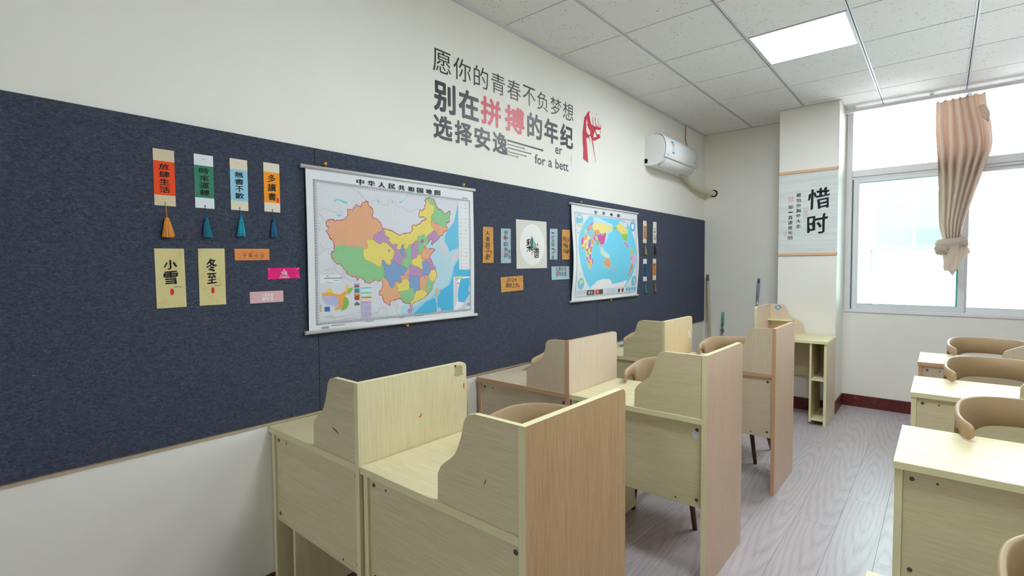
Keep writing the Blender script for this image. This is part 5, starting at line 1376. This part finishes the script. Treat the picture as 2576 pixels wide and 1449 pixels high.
# ---------------------------------------------------------------- curtain rail and knotted curtain
rail = thing('curtain_rail', 'white curtain rail running under the ceiling along the window', 'curtain rail', (0, 5.87, 0))
obj('rail_profile', bx(1.395, 6.2, -0.028, 0.022, 2.866, 2.896, bev=0.004), 'pvc', rail)
for x in (1.45, 2.02, 2.64, 3.4, 4.2, 5.0, 5.8): obj('rail_bracket', bx(x, x + 0.03, -0.012, 0.012, 2.896, 2.918, bev=0.002), 'pvc', rail)
cu = thing('curtain', 'beige curtain bunched up and knotted in front of the window', 'curtain', (0, 5.865, 0))
Lx = [(2.838, 2.066), (2.58, 2.069), (2.40, 2.082), (2.09, 2.098), (1.85, 2.104), (1.74, 2.110), (1.65, 2.128), (1.60, 2.150)]
Rx = [(2.838, 2.384), (2.72, 2.400), (2.58, 2.428), (2.43, 2.441), (2.36, 2.432), (2.16, 2.377), (1.95, 2.322), (1.76, 2.272), (1.65, 2.256), (1.60, 2.240)]
def cloth(u, v):
    z = 2.838 + (1.60 - 2.838) * v
    a, b = lerp_table(Lx, z), lerp_table(Rx, z)
    n1 = 0.9 * noise.noise((u * 2.2, v * 2.3, 4.0))
    ph = 2 * math.pi * (6.3 * u ** (0.95 + 0.25 * v) + 0.32 * n1)
    s = math.sin(ph)
    s = math.copysign(abs(s) ** 0.8, s)
    amp = 0.026 + 0.034 * math.sin(math.pi * min(1.0, v * 1.2)) + 0.012 * v
    y = amp * s * (0.75 + 0.5 * noise.noise((u * 5, 2.0, 1.0))) - 0.050 * math.sin(math.pi * u) * (0.4 + v * 0.9) + 0.010 * noise.noise((u * 6, v * 9, 7.0))
    x = a + (b - a) * (u + 0.020 * math.cos(ph) * (1 - abs(2 * u - 1)))
    zz = z + (0.012 * s if v == 0 else 0) + 0.02 * (u - 0.5) * (1 - v)
    return (x, y, zz)
bm = bmesh.new(); grid(bm, 150, 60, cloth)
o = obj('cloth', bm, 'cloth', cu); sf = o.modifiers.new('thickness', 'SOLIDIFY'); sf.thickness = 0.003
bm = bmesh.new()
FL = [(2.335, 2.722, -0.075), (2.343, 2.690, -0.085), (2.352, 2.660, -0.085), (2.360, 2.625, -0.080)]
FR = [(2.376, 2.735, -0.055), (2.402, 2.690, -0.060), (2.412, 2.650, -0.060), (2.403, 2.590, -0.055)]
def flap(u, v):
    k = min(2, int(v * 3)); f_ = v * 3 - k
    p0, p1 = [Vector(L_[k]).lerp(Vector(L_[k + 1]), f_) for L_ in (FL, FR)]
    p = p0.lerp(p1, u); return (p.x, p.z - 0.012 * math.sin(math.pi * u), p.y)
grid(bm, 8, 10, flap); o = obj('turned_edge', bm, 'cloth', cu); sf = o.modifiers.new('thickness', 'SOLIDIFY'); sf.thickness = 0.004
for k in range(11):
    x = 2.075 + 0.029 * k
    bm = bmesh.new(); tube(bm, smoothpath([(x, 0.0, 2.868), (x + 0.004, -0.004, 2.852), (x, 0.0, 2.838), (x - 0.003, 0.004, 2.826)], 4), 0.0022, 6); obj('hook', bm, 'pvc', cu)
# knot: two wraps of gathered cloth and the tail below
def wrap(c, rx, ry, rz, tilt, r0, r1, seed, a0=0.0, a1=2 * math.pi):
    bm = bmesh.new(); nu, nv = 64, 20; V = []
    for i in range(nu):
        a = a0 + (a1 - a0) * i / (nu - 1); ring = []
        ce = Vector((rx * math.cos(a), ry * math.sin(a), rz * math.sin(a) + tilt * math.cos(a)))
        rr = r0 + (r1 - r0) * math.sin((a - a0) / (a1 - a0) * math.pi)
        out = Vector((math.cos(a), math.sin(a) * ry / rx, 0)).normalized()
        for j in range(nv):
            b = 2 * math.pi * j / nv
            f_ = 1 + 0.16 * math.sin(b * 5 + a * 1.2 + seed) + 0.22 * noise.noise((math.cos(b) * 1.5 + seed, math.sin(b) * 1.5, a * 1.4))
            ring.append(bm.verts.new(Vector(c) + ce + (out * math.cos(b) * 0.75 + Vector((0, 0, 1)) * math.sin(b) * 1.15) * rr * f_))
        V.append(ring)
    for p_, q_ in zip(V, V[1:]):
        for j in range(nv): bm.faces.new((p_[j], p_[(j + 1) % nv], q_[(j + 1) % nv], q_[j])).smooth = True
    bm.faces.new(V[0]); bm.faces.new(V[-1])
    bmesh.ops.recalc_face_normals(bm, faces=bm.faces[:])
    return bm
obj('knot_wrap', wrap((2.192, -0.045, 1.588), 0.078, 0.045, 0.012, 0.022, 0.030, 0.044, 1.0), 'cloth', cu)
obj('knot_wrap', wrap((2.215, -0.060, 1.556), 0.070, 0.030, -0.008, 0.030, 0.018, 0.034, 2.6, math.pi * 0.95, math.pi * 2.1), 'cloth', cu)
obj('knot_wrap', wrap((2.142, -0.060, 1.520), 0.034, 0.030, -0.022, -0.020, 0.022, 0.040, 4.0, math.pi * 0.6, math.pi * 2.0), 'cloth', cu)
def pouch(rows, folds, seed, depth, yc):
    """gathered cloth hanging from the knot: rows of (height, centre x, half width)"""
    cx_ = [(z, x) for z, x, h in rows]; hw_ = [(z, h) for z, x, h in rows]; z0, z1 = rows[0][0], rows[-1][0]
    def fn(u, v):
        z = z0 + (z1 - z0) * v; th_ = 2 * math.pi * u; h = lerp_table(hw_, z)
        f_ = 1 + 0.20 * math.sin(folds * th_ + 4 * v + seed) * (0.3 + v) + 0.22 * noise.noise((math.cos(th_) * 1.8 + seed, math.sin(th_) * 1.8, v * 3))
        return (lerp_table(cx_, z) + h * math.cos(th_) * f_, yc + depth * math.sin(th_) * f_ * min(1, h / 0.03), z + 0.012 * math.sin(2 * th_ + seed) * v)
    bm = bmesh.new(); grid(bm, 56, 30, fn, closed=True); bmesh.ops.recalc_face_normals(bm, faces=bm.faces[:]); return bm
obj('tail', pouch([(1.585, 2.228, 0.030), (1.545, 2.226, 0.050), (1.50, 2.222, 0.056), (1.45, 2.214, 0.048), (1.42, 2.208, 0.038), (1.37, 2.205, 0.034), (1.335, 2.204, 0.018), (1.314, 2.206, 0.003)], 3, 0.6, 0.045, -0.075), 'cloth', cu)
obj('tail', pouch([(1.54, 2.168, 0.030), (1.48, 2.170, 0.038), (1.43, 2.172, 0.030), (1.39, 2.170, 0.026), (1.36, 2.164, 0.012), (1.350, 2.160, 0.003)], 2, 3.1, 0.030, -0.050), 'cloth', cu)
obj('tail', pouch([(1.575, 2.262, 0.026), (1.54, 2.280, 0.030), (1.51, 2.290, 0.024), (1.485, 2.278, 0.014), (1.465, 2.268, 0.003)], 2, 5.0, 0.024, -0.045), 'cloth', cu)

# ---------------------------------------------------------------- brooms and poles in the corner
t = thing('wooden_pole', 'weathered wooden pole leaning in the far left corner', 'pole', (0, 0, 0))
MT['oldwood'] = wood('weathered_wood', 'c9b69c', 'a08d73', 'Z', 0.7)
MT['endgrain'] = plain('brown_end_wrap', '846d57', 0.7, 0.2, var=0.2)
A_, B_ = Vector((0.064, 5.935, 1.30)), Vector((0.155, 5.80, 0.013))
bm = bmesh.new(); tube(bm, [A_, A_.lerp(B_, 0.3), A_.lerp(B_, 0.6) + Vector((0.004, 0, 0)), B_], [0.0145, 0.0150, 0.0155, 0.016], 14); obj('shaft', bm, 'oldwood', t)
bm = bmesh.new(); tube(bm, [A_ + Vector((-0.0002, 0.0003, 0.002)), A_.lerp(B_, 0.055)], 0.0156, 14); obj('end_wrap', bm, 'endgrain', t)
MT['teal'] = plain('teal_plastic', '3aa79a', 0.4, 0.4); MT['gripgrey'] = plain('blue_grey_grip', '8a98a4', 0.5, 0.3); MT['capgrey'] = plain('dark_grip_cap', '5c646c', 0.5, 0.3)
MT['pinkpole'] = plain('pinkish_pole', 'b98f84', 0.4, 0.4); MT['bristle'] = plain('grey_mop_strands', '9a9490', 0.9, 0.1, var=0.3)
t = thing('broom', 'broom with teal grip and steel pole standing against the far wall', 'broom', (0, 0, 0))
A_, B_ = Vector((0.238, 5.945, 0.872)), Vector((0.250, 5.86, 0.10))
D_ = (B_ - A_).normalized()
bm = bmesh.new()
tube(bm, [A_ + D_ * 0.035, A_ + D_ * 0.06, A_ + D_ * 0.15], [0.012, 0.0145, 0.0135], 12)
tube(bm, smoothpath([A_ + D_ * 0.04 + Vector((-0.008, 0, 0)), A_ + D_ * 0.010 + Vector((-0.010, 0, 0)), A_ + Vector((0, 0, 0)), A_ + D_ * 0.010 + Vector((0.010, 0, 0)), A_ + D_ * 0.04 + Vector((0.008, 0, 0))], 5), 0.005, 8)
obj('grip', bm, 'teal', t)
bm = bmesh.new(); tube(bm, [A_ + D_ * 0.15, B_], 0.0095, 12); obj('shaft', bm, 'steel', t)
bm = bmesh.new(); c_ = A_ + D_ * 0.205
tube(bm, [c_ - D_ * 0.022, c_ + D_ * 0.022], 0.014, 12); tube(bm, [c_ + Vector((-0.028, 0, 0.006)), c_ + Vector((0.018, 0, -0.002))], 0.006, 8); tube(bm, [c_ + Vector((0.012, -0.012, -0.012)), c_ + Vector((0.022, -0.012, -0.012))], 0.006, 8)
obj('clamp', bm, 'gasket', t)
bm = bmesh.new(); prism(bm, [(0.13, 0.0), (0.37, 0.0), (0.35, 0.085), (0.27, 0.12), (0.23, 0.12), (0.15, 0.085)], 'Y', 5.835, 5.885); obj('brush_head', bm, 'teal', t)
t = thing('mop', 'mop with grey-blue grip and chrome pole against the far wall by the pillar', 'mop', (0, 0, 0))
A_, B_ = Vector((0.612, 5.955, 1.262)), Vector((0.600, 5.80, 0.16)); D_ = (B_ - A_).normalized()
bm = bmesh.new(); tube(bm, [A_, A_ + D_ * 0.05], [0.0125, 0.0135], 12); obj('grip_cap', bm, 'capgrey', t)
bm = bmesh.new(); tube(bm, [A_ + D_ * 0.05, A_ + D_ * 0.055, A_ + D_ * 0.20, A_ + D_ * 0.205], [0.012, 0.0155, 0.0145, 0.011], 12); obj('grip', bm, 'gripgrey', t)
bm = bmesh.new(); tube(bm, [A_ + D_ * 0.205, A_ + D_ * 0.40], 0.0100, 12); obj('shaft', bm, 'steel', t)
bm = bmesh.new(); tube(bm, [A_ + D_ * 0.40, B_], 0.0135, 12); obj('lower_shaft', bm, 'pinkpole', t)
bm = bmesh.new(); grid(bm, 28, 8, lambda u, v: (B_.x + (0.03 + 0.10 * v) * math.cos(2 * math.pi * u) * (1 + 0.1 * math.sin(u * 88)), B_.y - 0.02 + (0.03 + 0.07 * v) * math.sin(2 * math.pi * u), max(0.004, 0.17 - 0.166 * v)), closed=True); obj('strands', bm, 'bristle', t)

bpy.data.objects.remove(_font_obj)
